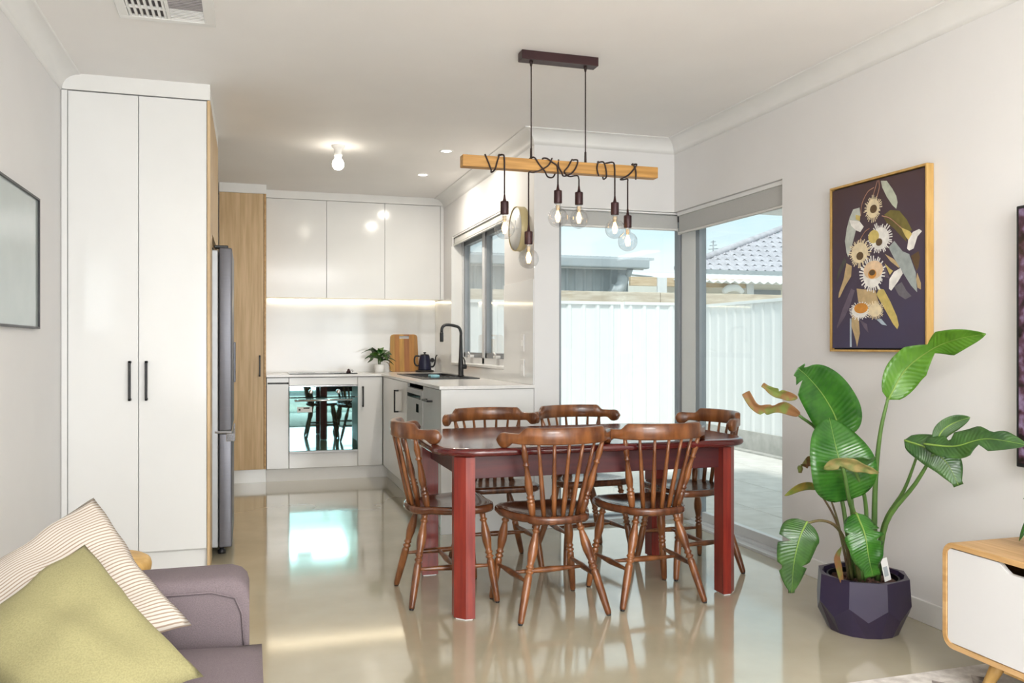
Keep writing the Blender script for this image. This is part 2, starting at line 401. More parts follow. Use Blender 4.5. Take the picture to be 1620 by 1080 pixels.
# bulkheads above the tall units
struct(box('trim_1', (XL, 4.79, 2.477), (-0.199, 5.95, CEIL), trim_m))
struct(box('trim_2', (-0.244, 7.636, 2.482), (0.139, YKB, CEIL), trim_m))
struct(box('trim_3', (0.139, 7.872, 2.49), (XK, YKB, CEIL), trim_m))

# coved cornice swept round the room (inward side is on the left of the path)
def cornice(name, path, size=0.085):
    prof = [(0.0, -size - 0.006), (0.004, -size - 0.006), (0.006, -size)]
    for k in range(7):
        a = k / 6 * PI / 2
        prof.append((size - (size - 0.006) * math.cos(a), -size + (size - 0.006) * math.sin(a)))
    prof += [(size, -0.006), (size + 0.006, -0.004), (size + 0.006, 0.0)]
    P = [Vector((x, y)) for x, y in path]; n = len(P); rows = []
    for i, p in enumerate(P):
        d0 = (P[i] - P[i - 1]).normalized() if i > 0 else (P[1] - P[0]).normalized()
        d1 = (P[(i + 1)] - P[i]).normalized() if i < n - 1 else d0
        n0, n1 = Vector((d0.y, -d0.x)), Vector((d1.y, -d1.x))
        mit = (n0 + n1); mit = mit / max(0.2, mit.dot(n0))
        rows.append([(p.x + mit.x * u, p.y + mit.y * u, CEIL + v) for u, v in prof])
    mb = MB()
    for i in range(n - 1): mb.grid(rows[i:i + 2], smooth=True)
    return struct(mb.build(name, trim_m))
cornice('trim_4', [(XL, -2.6), (XL, 4.79)])
cornice('trim_12', [(XK, 7.872), (XK, YB), (XR, YB), (XR, -2.6), (XL, -2.6)])
struct(box('baseboard_right', (XR - 0.014, -2.6, 0), (XR, 3.975, 0.095), trim_m, bev=0.003))
struct(box('baseboard_left', (XL, -2.6, 0), (XL + 0.014, 4.78, 0.095), trim_m, bev=0.003))
struct(box('baseboard_back', (XK + 0.002, YB - 0.014, 0), (1.92, YB, 0.095), trim_m, bev=0.003))

# ------------------------------------------------------------------ corner windows of the dining area
GX, GY, HD = 2.865, 5.315, 2.08
w = setting('window_1')          # back wall, fixed floor to head pane
f = MB()
f.box((1.92, GY - 0.03, 0), (1.965, GY + 0.03, HD)).box((2.829, GY - 0.03, 0), (2.862, GY + 0.03, HD))
f.box((1.92, GY - 0.03, 0), (2.862, GY + 0.03, 0.045)).box((1.92, GY - 0.03, HD - 0.045), (2.862, GY + 0.03, HD))
f.build('window_frame', alu_m, w)
box('pane', (1.965, GY - 0.003, 0.045), (2.829, GY + 0.003, HD - 0.045), glass_m, w)
box('sill', (1.92, YB + 0.01, 0.0), (2.80, GY - 0.03, 0.03), alul_m, w)
d = setting('door_1')            # right wall, sliding glass door
f = MB()
f.box((GX - 0.02, 5.03, 0.0), (GX + 0.03, 5.08, HD)).box((GX - 0.03, 3.975, 0.0), (GX + 0.03, 4.03, HD))
f.box((GX - 0.03, 3.975, HD - 0.05), (GX + 0.03, 5.08, HD))
f.build('door_frame', alu_m, d)
f = MB()
f.box((GX - 0.05, 3.975, 0.0), (GX + 0.04, 5.1, 0.028), 0.004).box((GX - 0.10, 3.975, 0.0), (GX - 0.05, 5.1, 0.014)).box((GX - 0.02, 4.03, 0.028), (GX + 0.02, 5.0, 0.085), 0.003)
f.build('track', alul_m, d)
box('pane', (GX - 0.003, 4.03, 0.08), (GX + 0.003, 5.03, HD - 0.05), glass_m, d)
f = MB()
f.box((2.863, 5.081, 0), (2.90, 5.35, HD)).box((2.845, 5.085, 0), (2.87, 5.275, HD), 0.003)
struct(f.build('trim_5', trim_m))

def roller_blind(name, label, axis, a0, a1, off, zt, zb, face, fabric, group, strip_h=0.012):
    t = thing(name, label, 'blind', (0, 0, 0), 0, group)
    def bx(u0, u1, v0, v1, z0, z1, nm, m, bev=0.0):
        a, b = ((u0, v0, z0), (u1, v1, z1)) if axis == 'X' else ((v0, u0, z0), (v1, u1, z1))
        return box(nm, a, b, m, t, bev)
    mb = MB(); mb.lathe([(0.024, a0 + 0.01), (0.024, a1 - 0.01)], c=(0, off, zt - 0.028) if axis == 'X' else (off, 0, zt - 0.028), axis=axis, seg=14)
    mb.build('roller_tube', fabric, t)
    bx(a0 + 0.012, a1 - 0.012, off + face * 0.024, off + face * 0.026, zb + 0.012, zt - 0.02, 'fabric', fabric)
    bx(a0 + 0.012, a1 - 0.012, off + face * 0.019, off + face * 0.031, zb, zb + 0.014, 'bottom_bar', blindw_m, 0.004)
    bx(a0 + 0.011, a1 - 0.011, off + face * 0.020, off + face * 0.036, zt - strip_h, zt - 0.0005, 'lit_head_strip', trim_m, 0.002)  # added white strip, standing in for the brightly lit underside of the head
    for u in (a0 + 0.002, a1 - 0.010):
        bx(u, u + 0.008, off - 0.028, off + 0.028, zt - 0.06, zt, 'bracket', black_m, 0.002)
    return t
roller_blind('roller_blind', 'grey roller blind rolled up at the top of the back corner window', 'X', 1.925, 2.80, 5.25, 2.078, 1.958, -1, blind_m, None)
roller_blind('roller_blind', 'grey roller blind rolled up over the sliding glass door', 'Y', 3.985, 5.20, 2.805, 2.0785, 1.930, -1, blind_m, None, 0.024)
roller_blind('roller_blind', 'white roller blind rolled up above the kitchen window', 'Y', KW0 + 0.005, KW1 - 0.005, 1.79, KZ1 - 0.002, KZ1 - 0.085, -1, blindw_m, None)

# kitchen window over the bench
w = setting('window_2')
WX0, WX1 = 1.835, 1.885
f = MB()
f.box((WX0, KW0, KZ0), (WX1, KW0 + 0.05, KZ1)).box((WX0, KW1 - 0.05, KZ0), (WX1, KW1, KZ1)).box((WX0, KW0, KZ0), (WX1, KW1, KZ0 + 0.05)).box((WX0, KW0, KZ1 - 0.05), (WX1, KW1, KZ1)).box((WX0, 6.74, KZ0), (WX1, 6.80, KZ1))
f.build('window_frame', alul_m, w)
for y0, y1 in ((KW0 + 0.05, 6.74), (6.80, KW1 - 0.05)):
    s = MB()
    a, b, c, e = y0 + 0.002, y1 - 0.002, KZ0 + 0.052, KZ1 - 0.052
    s.box((WX0 + 0.01, a, c), (WX1 + 0.01, a + 0.04, e)).box((WX0 + 0.01, b - 0.04, c), (WX1 + 0.01, b, e)).box((WX0 + 0.01, a, c), (WX1 + 0.01, b, c + 0.04)).box((WX0 + 0.01, a, e - 0.04), (WX1 + 0.01, b, e))
    s.build('sash', alu_m, w)
    box('pane', (WX0 + 0.03, a + 0.04, c + 0.04), (WX0 + 0.036, b - 0.04, e - 0.04), glass_m, w)
    yy = (y0 + y1) / 2
    k = MB(); k.box((WX0 - 0.03, yy - 0.04, c + 0.0), (WX0 + 0.01, yy + 0.04, c + 0.022), 0.004)
    k.tube([(WX0 - 0.02, yy, c + 0.02), (WX0 - 0.04, yy - 0.03, c + 0.045), (WX0 - 0.045, yy - 0.09, c + 0.03)], 0.006, 6)
    k.build('winder', trim_m, w)
box('sill', (XK - 0.012, KW0 - 0.01, KZ0 - 0.018), (WX0, KW1 + 0.01, KZ0 + 0.002), trim_m, w, 0.003)
f = MB()
f.box((XK - 0.01, KW1 - 0.012, KZ0), (WX0, KW1, KZ1 - 0.09)); f.build('jamb', trim_m, w)

# ------------------------------------------------------------------ kitchen joinery
def bow_handle(p, axis, length, out, m, parent, name='handle', label=None):
    """bow handle: p = centre on the door face, axis along which it runs, out = outward unit vector"""
    p, a, o = Vector(p), Vector(axis), Vector(out); s = a.cross(o); r = 0.0065
    mb = MB()
    def bar(c0, c1):
        lo = Vector([min(c0[i], c1[i]) for i in range(3)]); hi = Vector([max(c0[i], c1[i]) for i in range(3)])
        mb.box(lo - Vector((r, r, r)), hi + Vector((r, r, r)), 0.0025)
    e0, e1 = p - a * length / 2, p + a * length / 2
    bar(e0 + o * r, e0 + o * 0.032); bar(e1 + o * r, e1 + o * 0.032); bar(e0 + o * 0.032, e1 + o * 0.032)
    return mb.build(name, m, parent)
FY = 7.635      # face of the back run
t = thing('pantry_cupboard', 'tall white two-door pantry cupboard with an oak edge panel, left of the fridge', 'cupboard', (0, 0, 0))
box('carcass', (XL + 0.002, 4.81, 0.108), (-0.215, 5.03, 2.474), trim_m, t)
box('filler_panel', (XL + 0.002, 4.792, 0.0), (-0.882, 4.81, 2.474), white_gloss, t, 0.002)
box('kickboard', (-0.882, 4.825, 0.0), (-0.215, 4.845, 0.106), white_gloss, t)
d1 = box('door', (-0.878, 4.789, 0.108), (-0.551, 4.809, 2.470), white_gloss, t, 0.002)
d2 = box('door', (-0.547, 4.789, 0.108), (-0.217, 4.809, 2.470), white_gloss, t, 0.002)
bow_handle((-0.588, 4.789, 0.997), (0, 0, 1), 0.192, (0, -1, 0), black_m, d1)
bow_handle((-0.509, 4.789, 0.997), (0, 0, 1), 0.192, (0, -1, 0), black_m, d2)
box('side_panel', (-0.214, 4.786, 0.0), (-0.198, 5.035, 2.474), oak_m, t, 0.001)

t = thing('overhead_cupboard', 'pale oak cupboard built in over the fridge', 'cupboard')
box('carcass', (XL + 0.002, 5.04, 1.79), (-0.218, 5.945, 2.474), oak_m, t)
box('door', (-0.216, 5.042, 1.80), (-0.198, 5.49, 2.470), oak_m, t, 0.001)
box('door', (-0.216, 5.494, 1.80), (-0.198, 5.943, 2.470), oak_m, t, 0.001)
box('end_panel', (XL + 0.002, 5.93, 0.0), (-0.24, 5.946, 1.79), oak_m, t)

t = thing('fridge', 'tall dark steel fridge freezer standing beside the oak edge panel', 'fridge', (0, 0, 0))
box('body', (-0.86, 5.06, 0.045), (-0.168, 5.76, 1.715), steell_m, t, 0.006)
ud = box('upper_door', (-0.163, 5.055, 0.700), (-0.094, 5.765, 1.728), steel_m, t, 0.008, seg=3)
ld = box('lower_door', (-0.163, 5.055, 0.045), (-0.094, 5.765, 0.684), steel_m, t, 0.008, seg=3)
MB().box((-0.094, 5.60, 0.95), (-0.082, 5.625, 1.20), 0.003).build('handle', steel_m, ud)
box('trim_strip', (-0.185, 5.052, 0.686), (-0.094, 5.768, 0.699), chrome_m, t, 0.002)
k = MB(); k.box((-0.125, 5.052, 0.640), (-0.080, 5.062, 0.684), 0.002).box((-0.083, 5.052, 0.640), (-0.076, 5.09, 0.74), 0.002); k.build('hinge_bracket', chrome_m, t)
for y in (5.09, 5.66): box('hinge_cover', (-0.19, y, 1.729), (-0.115, y + 0.07, 1.745), black_m, t, 0.004)
for y in (5.12, 5.70):
    MB().lathe([(0.022, 0.0), (0.022, 0.02), (0.012, 0.024), (0.012, 0.045)], c=(-0.15, y, 0), seg=12).build('foot', black_m, t)
MB().lathe([(0.035, 0), (0.04, 0.006), (0.034, 0.03), (0.012, 0.05), (0.010, 0.060), (0.0, 0.062)], c=(-0.235, 5.25, 1.7155), seg=16).build('lid_dome', dark_m, None)
o = bpy.data.objects['lid_dome']; o.name = 'dark_jar'; tag(o, 'small dark jar on top of the fridge', 'jar')

t = thing('tall_oak_cupboard', 'tall oak cupboard with one black handle, in the kitchen corner', 'cupboard')
box('carcass', (-0.244, FY + 0.022, 0.115), (0.117, YKB - 0.005, 2.48), oak_m, t)
dd = box('door', (-0.243, FY, 0.115), (0.117, FY + 0.02, 2.480), oak_m, t, 0.001)
box('side_panel', (0.120, FY - 0.003, 0.115), (0.137, YKB - 0.005, 2.48), oakh_m, t)
bow_handle((0.085, FY, 1.004), (0, 0, 1), 0.168, (0, -1, 0), black_m, dd)
box('kickboard', (-0.244, FY + 0.03, 0.0), (0.137, FY + 0.046, 0.113), white_gloss, t)
struct(box('trim_6', (0.139, FY + 0.03, 0), (1.186, FY + 0.046, 0.106), trim_m))
struct(box('trim_7', (1.186, 5.215, 0), (1.202, FY + 0.046, 0.106), trim_m))

t = thing('pullout_cabinet', 'narrow white pull-out base cabinet with a horizontal handle, left of the oven', 'cabinet')
box('carcass', (0.142, FY + 0.022, 0.108), (0.325, YKB - 0.01, 0.90), trim_m, t)
dd = box('drawer_front', (0.142, FY, 0.112), (0.325, FY + 0.02, 0.898), white_gloss, t, 0.002)
bow_handle((0.236, FY, 0.852), (1, 0, 0), 0.160, (0, -1, 0), black_m, dd)
t = thing('oven_cabinet', 'white base cabinet housing the oven under the cooktop', 'cabinet')
c = MB(); c.box((0.329, FY + 0.022, 0.108), (0.345, YKB - 0.01, 0.90)).box((0.90, FY + 0.022, 0.108), (0.916, YKB - 0.01, 0.90)).box((0.345, FY + 0.022, 0.108), (0.90, YKB - 0.01, 0.24)).box((0.345, FY + 0.022, 0.835), (0.90, YKB - 0.01, 0.90))
c.build('carcass', trim_m, t)
box('top_panel', (0.329, FY, 0.832), (0.916, FY + 0.02, 0.898), white_gloss, t, 0.002)
box('bottom_panel', (0.329, FY, 0.112), (0.916, FY + 0.02, 0.240), white_gloss, t, 0.002)
t = thing('narrow_cabinet', 'narrow white base cabinet with a vertical handle, right of the oven', 'cabinet')
box('carcass', (0.922, FY + 0.022, 0.108), (1.136, YKB - 0.01, 0.90), trim_m, t)
dd = box('door', (0.920, FY, 0.112), (1.136, FY + 0.02, 0.898), white_gloss, t, 0.002)
bow_handle((0.962, FY, 0.726), (0, 0, 1), 0.168, (0, -1, 0), black_m, dd)

t = thing('built_in_oven', 'built-in oven with a mirror glass front and two chrome knobs', 'oven')
box('body', (0.35, FY + 0.01, 0.246), (0.895, FY + 0.50, 0.826), dark_m, t)
dd = box('door', (0.330, FY - 0.022, 0.262), (0.915, FY + 0.006, 0.722), oven_m, t, 0.002)
box('control_panel', (0.330, FY - 0.022, 0.729), (0.915, FY + 0.006, 0.818), oven_m, t, 0.002)
box('top_trim', (0.330, FY - 0.024, 0.820), (0.915, FY + 0.006, 0.830), chrome_m, t, 0.001)
box('bottom_trim', (0.330, FY - 0.024, 0.243), (0.915, FY + 0.006, 0.260), silver_m, t, 0.001)
h = MB(); h.tube([(0.375, FY - 0.055, 0.700), (0.872, FY - 0.055, 0.704)], 0.008, 10)
for x in (0.40, 0.85): h.box((x - 0.006, FY - 0.055, 0.694), (x + 0.006, FY - 0.02, 0.708))
h.build('handle', chrome_m, dd)
for x in (0.510, 0.746):
    MB().lathe([(0.0, -0.028), (0.017, -0.028), (0.019, -0.024), (0.019, 0.0)], c=(x, FY - 0.022, 0.777), axis='Y', seg=18).build('knob', chrome_m, t)
st = box('sticker', (0.395, FY - 0.0235, 0.598), (0.522, FY - 0.0215, 0.645), paper_m, dd)
k = MB(); k.box((0.448, FY - 0.0242, 0.628), (0.500, FY - 0.0233, 0.640)); k.lathe([(0.0055, -0.0005), (0.009, -0.0005), (0.009, 0.0), (0.0055, 0.0)], c=(0.415, FY - 0.0235, 0.620), axis='Y', seg=16)
k.build('sticker_print', blackg_m, t)

# return run along the window wall: fronts at x = FX
FX = 1.141
t = thing('corner_cabinet', 'white corner base cabinet with a black handle, left of the dishwasher', 'cabinet')
box('carcass', (FX + 0.022, 6.42, 0.108), (XK - 0.005, 7.60, 0.72), trim_m, t)
dd = box('door', (FX, 6.452, 0.112), (FX + 0.02, FY - 0.004, 0.898), white_gloss, t, 0.002)
box('filler_panel', (FX, 6.398, 0.112), (FX + 0.02, 6.448, 0.898), white_gloss, t, 0.002)
bow_handle((FX, 6.80, 0.733), (0, 0, 1), 0.168, (-1, 0, 0), black_m, dd)
t = thing('dishwasher', 'silver dishwasher under the bench beside the dining table', 'dishwasher')
box('body', (FX + 0.03, 5.80, 0.112), (XK - 0.01, 6.38, 0.80), dark_m, t)
dd = box('door', (FX - 0.004, 5.792, 0.112), (FX + 0.028, 6.392, 0.868), silver_m, t, 0.004)
box('control_slot', (FX - 0.007, 5.86, 0.800), (FX + 0.0, 6.36, 0.830), blackg_m, dd, 0.001)
box('sticker', (FX - 0.0055, 5.93, 0.705), (FX - 0.003, 6.02, 0.765), blackg_m, dd)
t = thing('end_cabinet', 'pale drawer cabinet with a horizontal black handle at the bench end', 'cabinet')
box('carcass', (FX + 0.022, 5.235, 0.108), (XK - 0.005, 5.785, 0.90), trim_m, t)
dd = box('drawer_front', (FX, 5.235, 0.112), (FX + 0.02, 5.787, 0.898), silver_m, t, 0.002)
bow_handle((FX, 5.56, 0.815), (0, 1, 0), 0.168, (-1, 0, 0), black_m, dd)
box('end_panel', (FX - 0.002, YB + 0.002, 0.0), (XK - 0.002, 5.232, 0.902), white_gloss, t, 0.002)

# L-shaped worktop with a cut-out for the sink
SX0, SX1, SY0, SY1 = 1.235, 1.675, 6.27, 7.44
t = MB(); z0, z1 = 0.905, 0.925
t.box((0.139, FY - 0.015, z0), (XK - 0.001, YKB - 0.001, z1))
t.box((FX - 0.015, SY1 - 0.02, z0), (XK - 0.001, FY - 0.015, z1)).box((FX - 0.015, YB - 0.012, z0), (XK - 0.001, SY0 + 0.02, z1))
t.box((FX - 0.015, SY0 + 0.02, z0), (SX0 + 0.02, SY1 - 0.02, z1)).box((SX1 - 0.02, SY0 + 0.02, z0), (XK - 0.001, SY1 - 0.02, z1))
tag(t.build('worktop', stone_m), 'white stone L-shaped worktop over the kitchen base cabinets', 'worktop')

s = thing('kitchen_sink', 'black composite sink with a drainer set into the worktop', 'sink')
b = MB()
b.box((SX0, SY0, 0.9255), (SX1, SY0 + 0.045, 0.932), 0.002).box((SX0, SY1 - 0.045, 0.9255), (SX1, SY1, 0.932), 0.002).box((SX0, SY0 + 0.045, 0.9255), (SX0 + 0.045, SY1 - 0.045, 0.932)).box((SX1 - 0.05, SY0 + 0.045, 0.9255), (SX1, SY1 - 0.045, 0.932))
b.box((SX0 + 0.045, 6.72, 0.9255), (SX1 - 0.05, 6.76, 0.932)); b.build('rim', black_m, s)
b = MB(); b.box((SX0 + 0.03, 6.75, 0.745), (SX1 - 0.03, 7.405, 0.755)); 
for a, c in (((SX0 + 0.03, 6.75, 0.75), (SX0 + 0.045, 7.405, 0.926)), ((SX1 - 0.05, 6.75, 0.75), (SX1 - 0.035, 7.405, 0.926)), ((SX0 + 0.03, 6.745, 0.75), (SX1 - 0.035, 6.76, 0.926)), ((SX0 + 0.03, 7.395, 0.75), (SX1 - 0.035, 7.408, 0.926))): b.box(a, c)
b.build('bowl', black_m, s)
b = MB(); b.box((SX0 + 0.045, SY0 + 0.045, 0.915), (SX1 - 0.05, 6.72, 0.924))
for k in range(7): b.box((SX0 + 0.075 + k * 0.045, SY0 + 0.06, 0.924), (SX0 + 0.085 + k * 0.045, 6.70, 0.929), 0.002)
b.build('drainer', black_m, s)
MB().lathe([(0.0, 0), (0.042, 0), (0.042, 0.004), (0.03, 0.006), (0.0, 0.004)], c=(1.44, 7.08, 0.755), seg=18).build('drain', chrome_m, s)
t = thing('kitchen_tap', 'black gooseneck pull-out tap standing behind the sink', 'tap', (1.63, 6.70, 0.932))
MB().lathe([(0.027, 0), (0.027, 0.006), (0.022, 0.010), (0.0215, 0.09), (0.017, 0.15), (0.013, 0.26), (0.012, 0.33)], seg=16).build('body', black_m, t)
pts = bez([(0, 0, 0.32), (0, 0, 0.352), (-0.014, 0, 0.388), (-0.045, 0, 0.403), (-0.10, 0, 0.412), (-0.135, 0, 0.408), (-0.155, 0, 0.385), (-0.158, 0, 0.350)], 22)
MB().tube(pts, 0.012, 10).build('spout', black_m, t)
MB().lathe([(0.013, 0.275), (0.015, 0.28), (0.015, 0.345), (0.013, 0.352)], c=(-0.158, 0, 0), seg=14).build('spray_head', black_m, t)
k = MB(); k.lathe([(0.0, 0.048), (0.019, 0.045), (0.019, 0.0)], c=(0, -0.0, 0.075), axis='X', seg=14); k.tube([(0.035, 0, 0.085), (0.02, -0.05, 0.125), (0.0, -0.085, 0.15)], 0.005, 8)
k.build('lever', black_m, t)

tag(box('sponge', (1.33, 6.44, 0.9295), (1.40, 6.55, 0.952), mat('pale_blue_sponge', (0.30, 0.55, 0.62), 0.9, var=0.1, scale=40, bump=0.4), bev=0.006), 'pale blue sponge lying on the sink drainer', 'sponge')
t = thing('cooktop', 'black glass cooktop set on the worktop above the oven', 'cooktop')
box('glass', (0.335, 7.70, 0.9255), (0.925, 8.16, 0.932), blackg_m, t, 0.002)
for x, y, r in ((0.49, 7.84, 0.075), (0.49, 8.04, 0.09), (0.77, 7.84, 0.09), (0.77, 8.04, 0.075)):
    MB().lathe([(r - 0.003, 0), (r, 0), (r, 0.0004), (r - 0.003, 0.0004)], c=(x, y, 0.9321), seg=28, caps=False).build('ring', steel_m, t)
t = thing('metal_ornament', 'tiny dark metal ornament on the right end of the cooktop', 'ornament', (0.865, 7.88, 0.9325))
MB().lathe([(0.0, 0), (0.02, 0), (0.022, 0.006), (0.014, 0.014), (0.012, 0.024), (0.006, 0.032), (0.0, 0.034)], seg=14).build('body', bronze_m, t)
MB().tube([(0.015, 0, 0.02), (0.035, 0, 0.022), (0.042, 0, 0.012), (0.03, 0, 0.004)], 0.003, 6).build('handle', bronze_m, t)

struct(box('trim_8', (0.139, YKB - 0.008, 0.926), (XK - 0.009, YKB - 0.001, 1.605), white_splash))
sp = MB(); sp.box((XK - 0.008, YB + 0.002, 0.926), (XK - 0.001, KW0 - 0.012, 1.605)).box((XK - 0.008, KW0 - 0.012, 0.926), (XK - 0.001, KW1 + 0.012, KZ0 - 0.02)).box((XK - 0.008, KW1 + 0.012, 0.926), (XK - 0.001, YKB - 0.008, 1.605))
struct(sp.build('trim_9', white_splash))

OY = 7.87
for x0, x1, lab in ((0.141, 0.667, 'white gloss wall cupboard left of the three over the cooktop'), (0.667, 1.194, 'middle white gloss wall cupboard of the three'), (1.194, 1.716, 'right-hand white gloss wall cupboard beside the kitchen window')):
    t = thing('wall_cupboard', lab, 'cupboard', (0, 0, 0), 0, 'white wall cupboards')
    box('carcass', (x0 + 0.002, OY + 0.022, 1.612), (x1 - 0.002, YKB - 0.01, 2.488), trim_m, t)
    box('door', (x0 + 0.0015, OY, 1.608), (x1 - 0.0015, OY + 0.02, 2.486), white_gloss, t, 0.0015)
struct(box('trim_10', (1.718, OY + 0.002, 1.608), (XK - 0.001, YKB - 0.009, 2.488), white_gloss))
tag(box('led_strip', (0.16, 8.205, 1.596), (1.73, 8.222, 1.606), led_m), 'warm led strip under the wall cupboards along the splashback', 'light strip')

# bench-top objects
t = thing('chopping_board', 'wooden chopping board with a handle slot leaning on the splashback', 'chopping board', (1.43, 8.19, 0.926))
rot = Matrix.Rotation(math.radians(-8), 3, 'X')
def tilt(o):
    o.rotation_euler = (math.radians(-11), 0, 0); return o
bw = [(-0.142, -0.092), (-0.092, -0.045), (-0.045, 0.0), (0.0, 0.05), (0.05, 0.10), (0.10, 0.142)]
bcol = [mat('board_strip_%d' % i, c, 0.5, var=0.15, scale=6, stretch=(6, 6, 0.7)) for i, c in enumerate(((0.50, 0.27, 0.06), (0.42, 0.18, 0.04), (0.52, 0.28, 0.06), (0.36, 0.14, 0.04), (0.48, 0.22, 0.05), (0.44, 0.22, 0.06)))]
for i, (a, b) in enumerate(bw):
    poly = []
    n = 12
    def wid(z):   # half width at height z: slight taper, rounded corners
        e = 0.142 - 0.012 * (z / 0.36)
        if z < 0.03: e -= 0.03 - math.sqrt(max(0, 0.03 ** 2 - (0.03 - z) ** 2))
        if z > 0.33: e -= 0.03 - math.sqrt(max(0, 0.03 ** 2 - (z - 0.33) ** 2))
        return e
    zs = [0.0, 0.006, 0.015, 0.03, 0.30, 0.318, 0.33, 0.345, 0.354, 0.36]
    mb = MB()
    for z0, z1 in zip(zs[:-1], zs[1:]):
        hole = 0.308 < z0 < 0.34 and a > -0.05 and b < 0.055
        if hole and z0 < 0.331 and z0 >= 0.317: continue
        l0, l1 = max(a, -wid(z0)), max(a, -wid(z1)); r0, r1 = min(b, wid(z0)), min(b, wid(z1))
        if r0 <= l0 and r1 <= l1: continue
        mb.grid([[(l0, -0.009, z0), (r0, -0.009, z0), (r0, 0.009, z0), (l0, 0.009, z0)], [(l1, -0.009, z1), (r1, -0.009, z1), (r1, 0.009, z1), (l1, 0.009, z1)]], closed_v=True, caps=True, smooth=False)
    mb.build('strip', bcol[i], t).rotation_euler = (math.radians(-4), 0, 0)
t = thing('gooseneck_kettle', 'dark navy gooseneck electric kettle standing on its base by the chopping board', 'kettle', (1.597, 8.02, 0.926))
MB().lathe([(0.085, 0), (0.088, 0.004), (0.088, 0.014), (0.075, 0.018), (0.0, 0.018)], seg=24).build('base_plate', black_m, t)
MB().lathe([(0.06, 0.019), (0.062, 0.024), (0.058, 0.08), (0.047, 0.150), (0.045, 0.158), (0.0, 0.16)], seg=24).build('body', navy_m, t)
MB().lathe([(0.044, 0.159), (0.040, 0.166), (0.008, 0.170), (0.007, 0.176), (0.014, 0.180), (0.012, 0.188), (0.0, 0.190)], seg=18).build('lid', black_m, t)
MB().tube(bez([(0.057, 0, 0.05), (0.082, 0, 0.052), (0.096, 0, 0.075), (0.102, 0, 0.11), (0.108, 0, 0.145), (0.122, 0, 0.162)], 14), [0.010 - 0.0004 * i for i in range(14)], 8).build('spout', black_m, t)
MB().tube(bez([(-0.05, 0, 0.150), (-0.085, 0, 0.152), (-0.098, 0, 0.125), (-0.095, 0, 0.08), (-0.075, 0, 0.06), (-0.058, 0, 0.062)], 14), 0.008, 8).build('handle', black_m, t)
t = thing('power_outlet', 'white power outlet with a black plug on the splashback behind the kettle', 'outlet', (1.725, 8.226, 1.045))
box('plate', (-0.035, -0.008, -0.055), (0.013, 0.0, 0.055), ceramic_m, t, 0.003)
MB().lathe([(0.02, -0.03), (0.022, -0.02), (0.022, -0.008)], c=(-0.015, 0, -0.01), axis='Y', seg=14).build('plug', black_m, t)
MB().tube(bez([(-0.02, -0.028, -0.01), (-0.05, -0.05, -0.04), (-0.06, -0.07, -0.10), (-0.07, -0.12, -0.113)], 10), 0.0035, 6).build('cord', black_m, t)
for z, nm in ((1.195, 'upper'), (1.03, 'lower')):
    t = thing('wall_switch', 'white switch plate, %s of two on the window side wall at the bench end' % nm, 'switch', (XK - 0.0085, 5.41, z))
    box('plate', (-0.008, -0.035, -0.057), (0, 0.035, 0.057), ceramic_m, t, 0.002)
    box('rocker', (-0.011, -0.012, -0.02), (-0.007, 0.012, 0.02), trim_m, t, 0.001)

t = thing('low_outlet', 'small white outlet with a blue plug low on the bench end panel', 'outlet', (1.702, YB + 0.0015, 0.300))
box('plate', (-0.028, -0.009, -0.045), (0.028, 0.0, 0.045), ceramic_m, t, 0.003)
box('plug', (-0.016, -0.035, -0.03), (0.016, -0.009, 0.012), mat('blue_plastic', (0.05, 0.09, 0.32), 0.4), t, 0.004)

# ------------------------------------------------------------------ wall clock
t = thing('wall_clock', 'round clock with a white face and pale brass rim beside the kitchen window', 'clock', (XK - 0.001, 5.44, 1.957))
MB().lathe([(0.1445, -0.054), (0.148, -0.056), (0.149, -0.054), (0.149, 0.0), (0.1445, 0.0)], axis='X', seg=48, caps=False).build('rim', brass_m, t)
MB().lathe([(0.0, -0.050), (0.144, -0.050), (0.144, -0.002), (0.0, -0.002)], axis='X', seg=48, caps=False).build('face', clockface_m, t)
k = MB(); k.box((-0.052, -0.003, 0.0), (-0.0505, 0.003, 0.06)); k.build('hour_hand', alul_m, t)
k = MB(); k.box((-0.0535, -0.085, -0.002), (-0.0522, 0.0, 0.002)); k.build('minute_hand', alul_m, t)

# ------------------------------------------------------------------ ceiling fittings
t = thing('batten_lamp', 'bare white bulb in a batten holder on the kitchen ceiling', 'lamp', (0.587, 6.0, CEIL))
MB().lathe([(0.045, 0), (0.045, -0.008), (0.03, -0.02), (0.024, -0.05), (0.03, -0.06), (0.026, -0.075), (0.0, -0.075)], seg=20).build('holder', ceramic_m, t)
MB().lathe([(0.018, -0.076), (0.024, -0.09), (0.035, -0.105), (0.041, -0.125), (0.038, -0.145), (0.024, -0.162), (0.0, -0.168)], seg=20).build('bulb', bulb_m, t)
for i, (x, y, lab) in enumerate(((1.337, 5.93, 'round recessed ceiling downlight nearer the hanging lamp'), (1.341, 6.81, 'round recessed ceiling downlight nearer the wall cupboards'))):
    t = thing('downlight', lab, 'downlight', (x, y, CEIL), 0, 'kitchen downlights')
    MB().lathe([(0.036, -0.001), (0.036, -0.004), (0.046, -0.005), (0.05, -0.001)], seg=28, caps=False).build('ring', trim_m, t)
    MB().lathe([(0.0, -0.002), (0.037, -0.002)], seg=28, caps=False).build('lens', down_m, t)
    add_light('downlight_beam', 'AREA', (x, y, CEIL - 0.012), (0, 0, 0), 5.5, (1, 0.93, 0.82), shape='DISK', size=0.075)
t = thing('fill_light_panel', 'added square fill light panel on the unseen ceiling behind the viewpoint', 'ceiling light', (0.95, -0.9, CEIL))  # made-up fitting with a glowing face, added to carry the fill light
box('frame', (-0.80, -0.80, -0.05), (0.80, 0.80, -0.001), trim_m, t, 0.006)
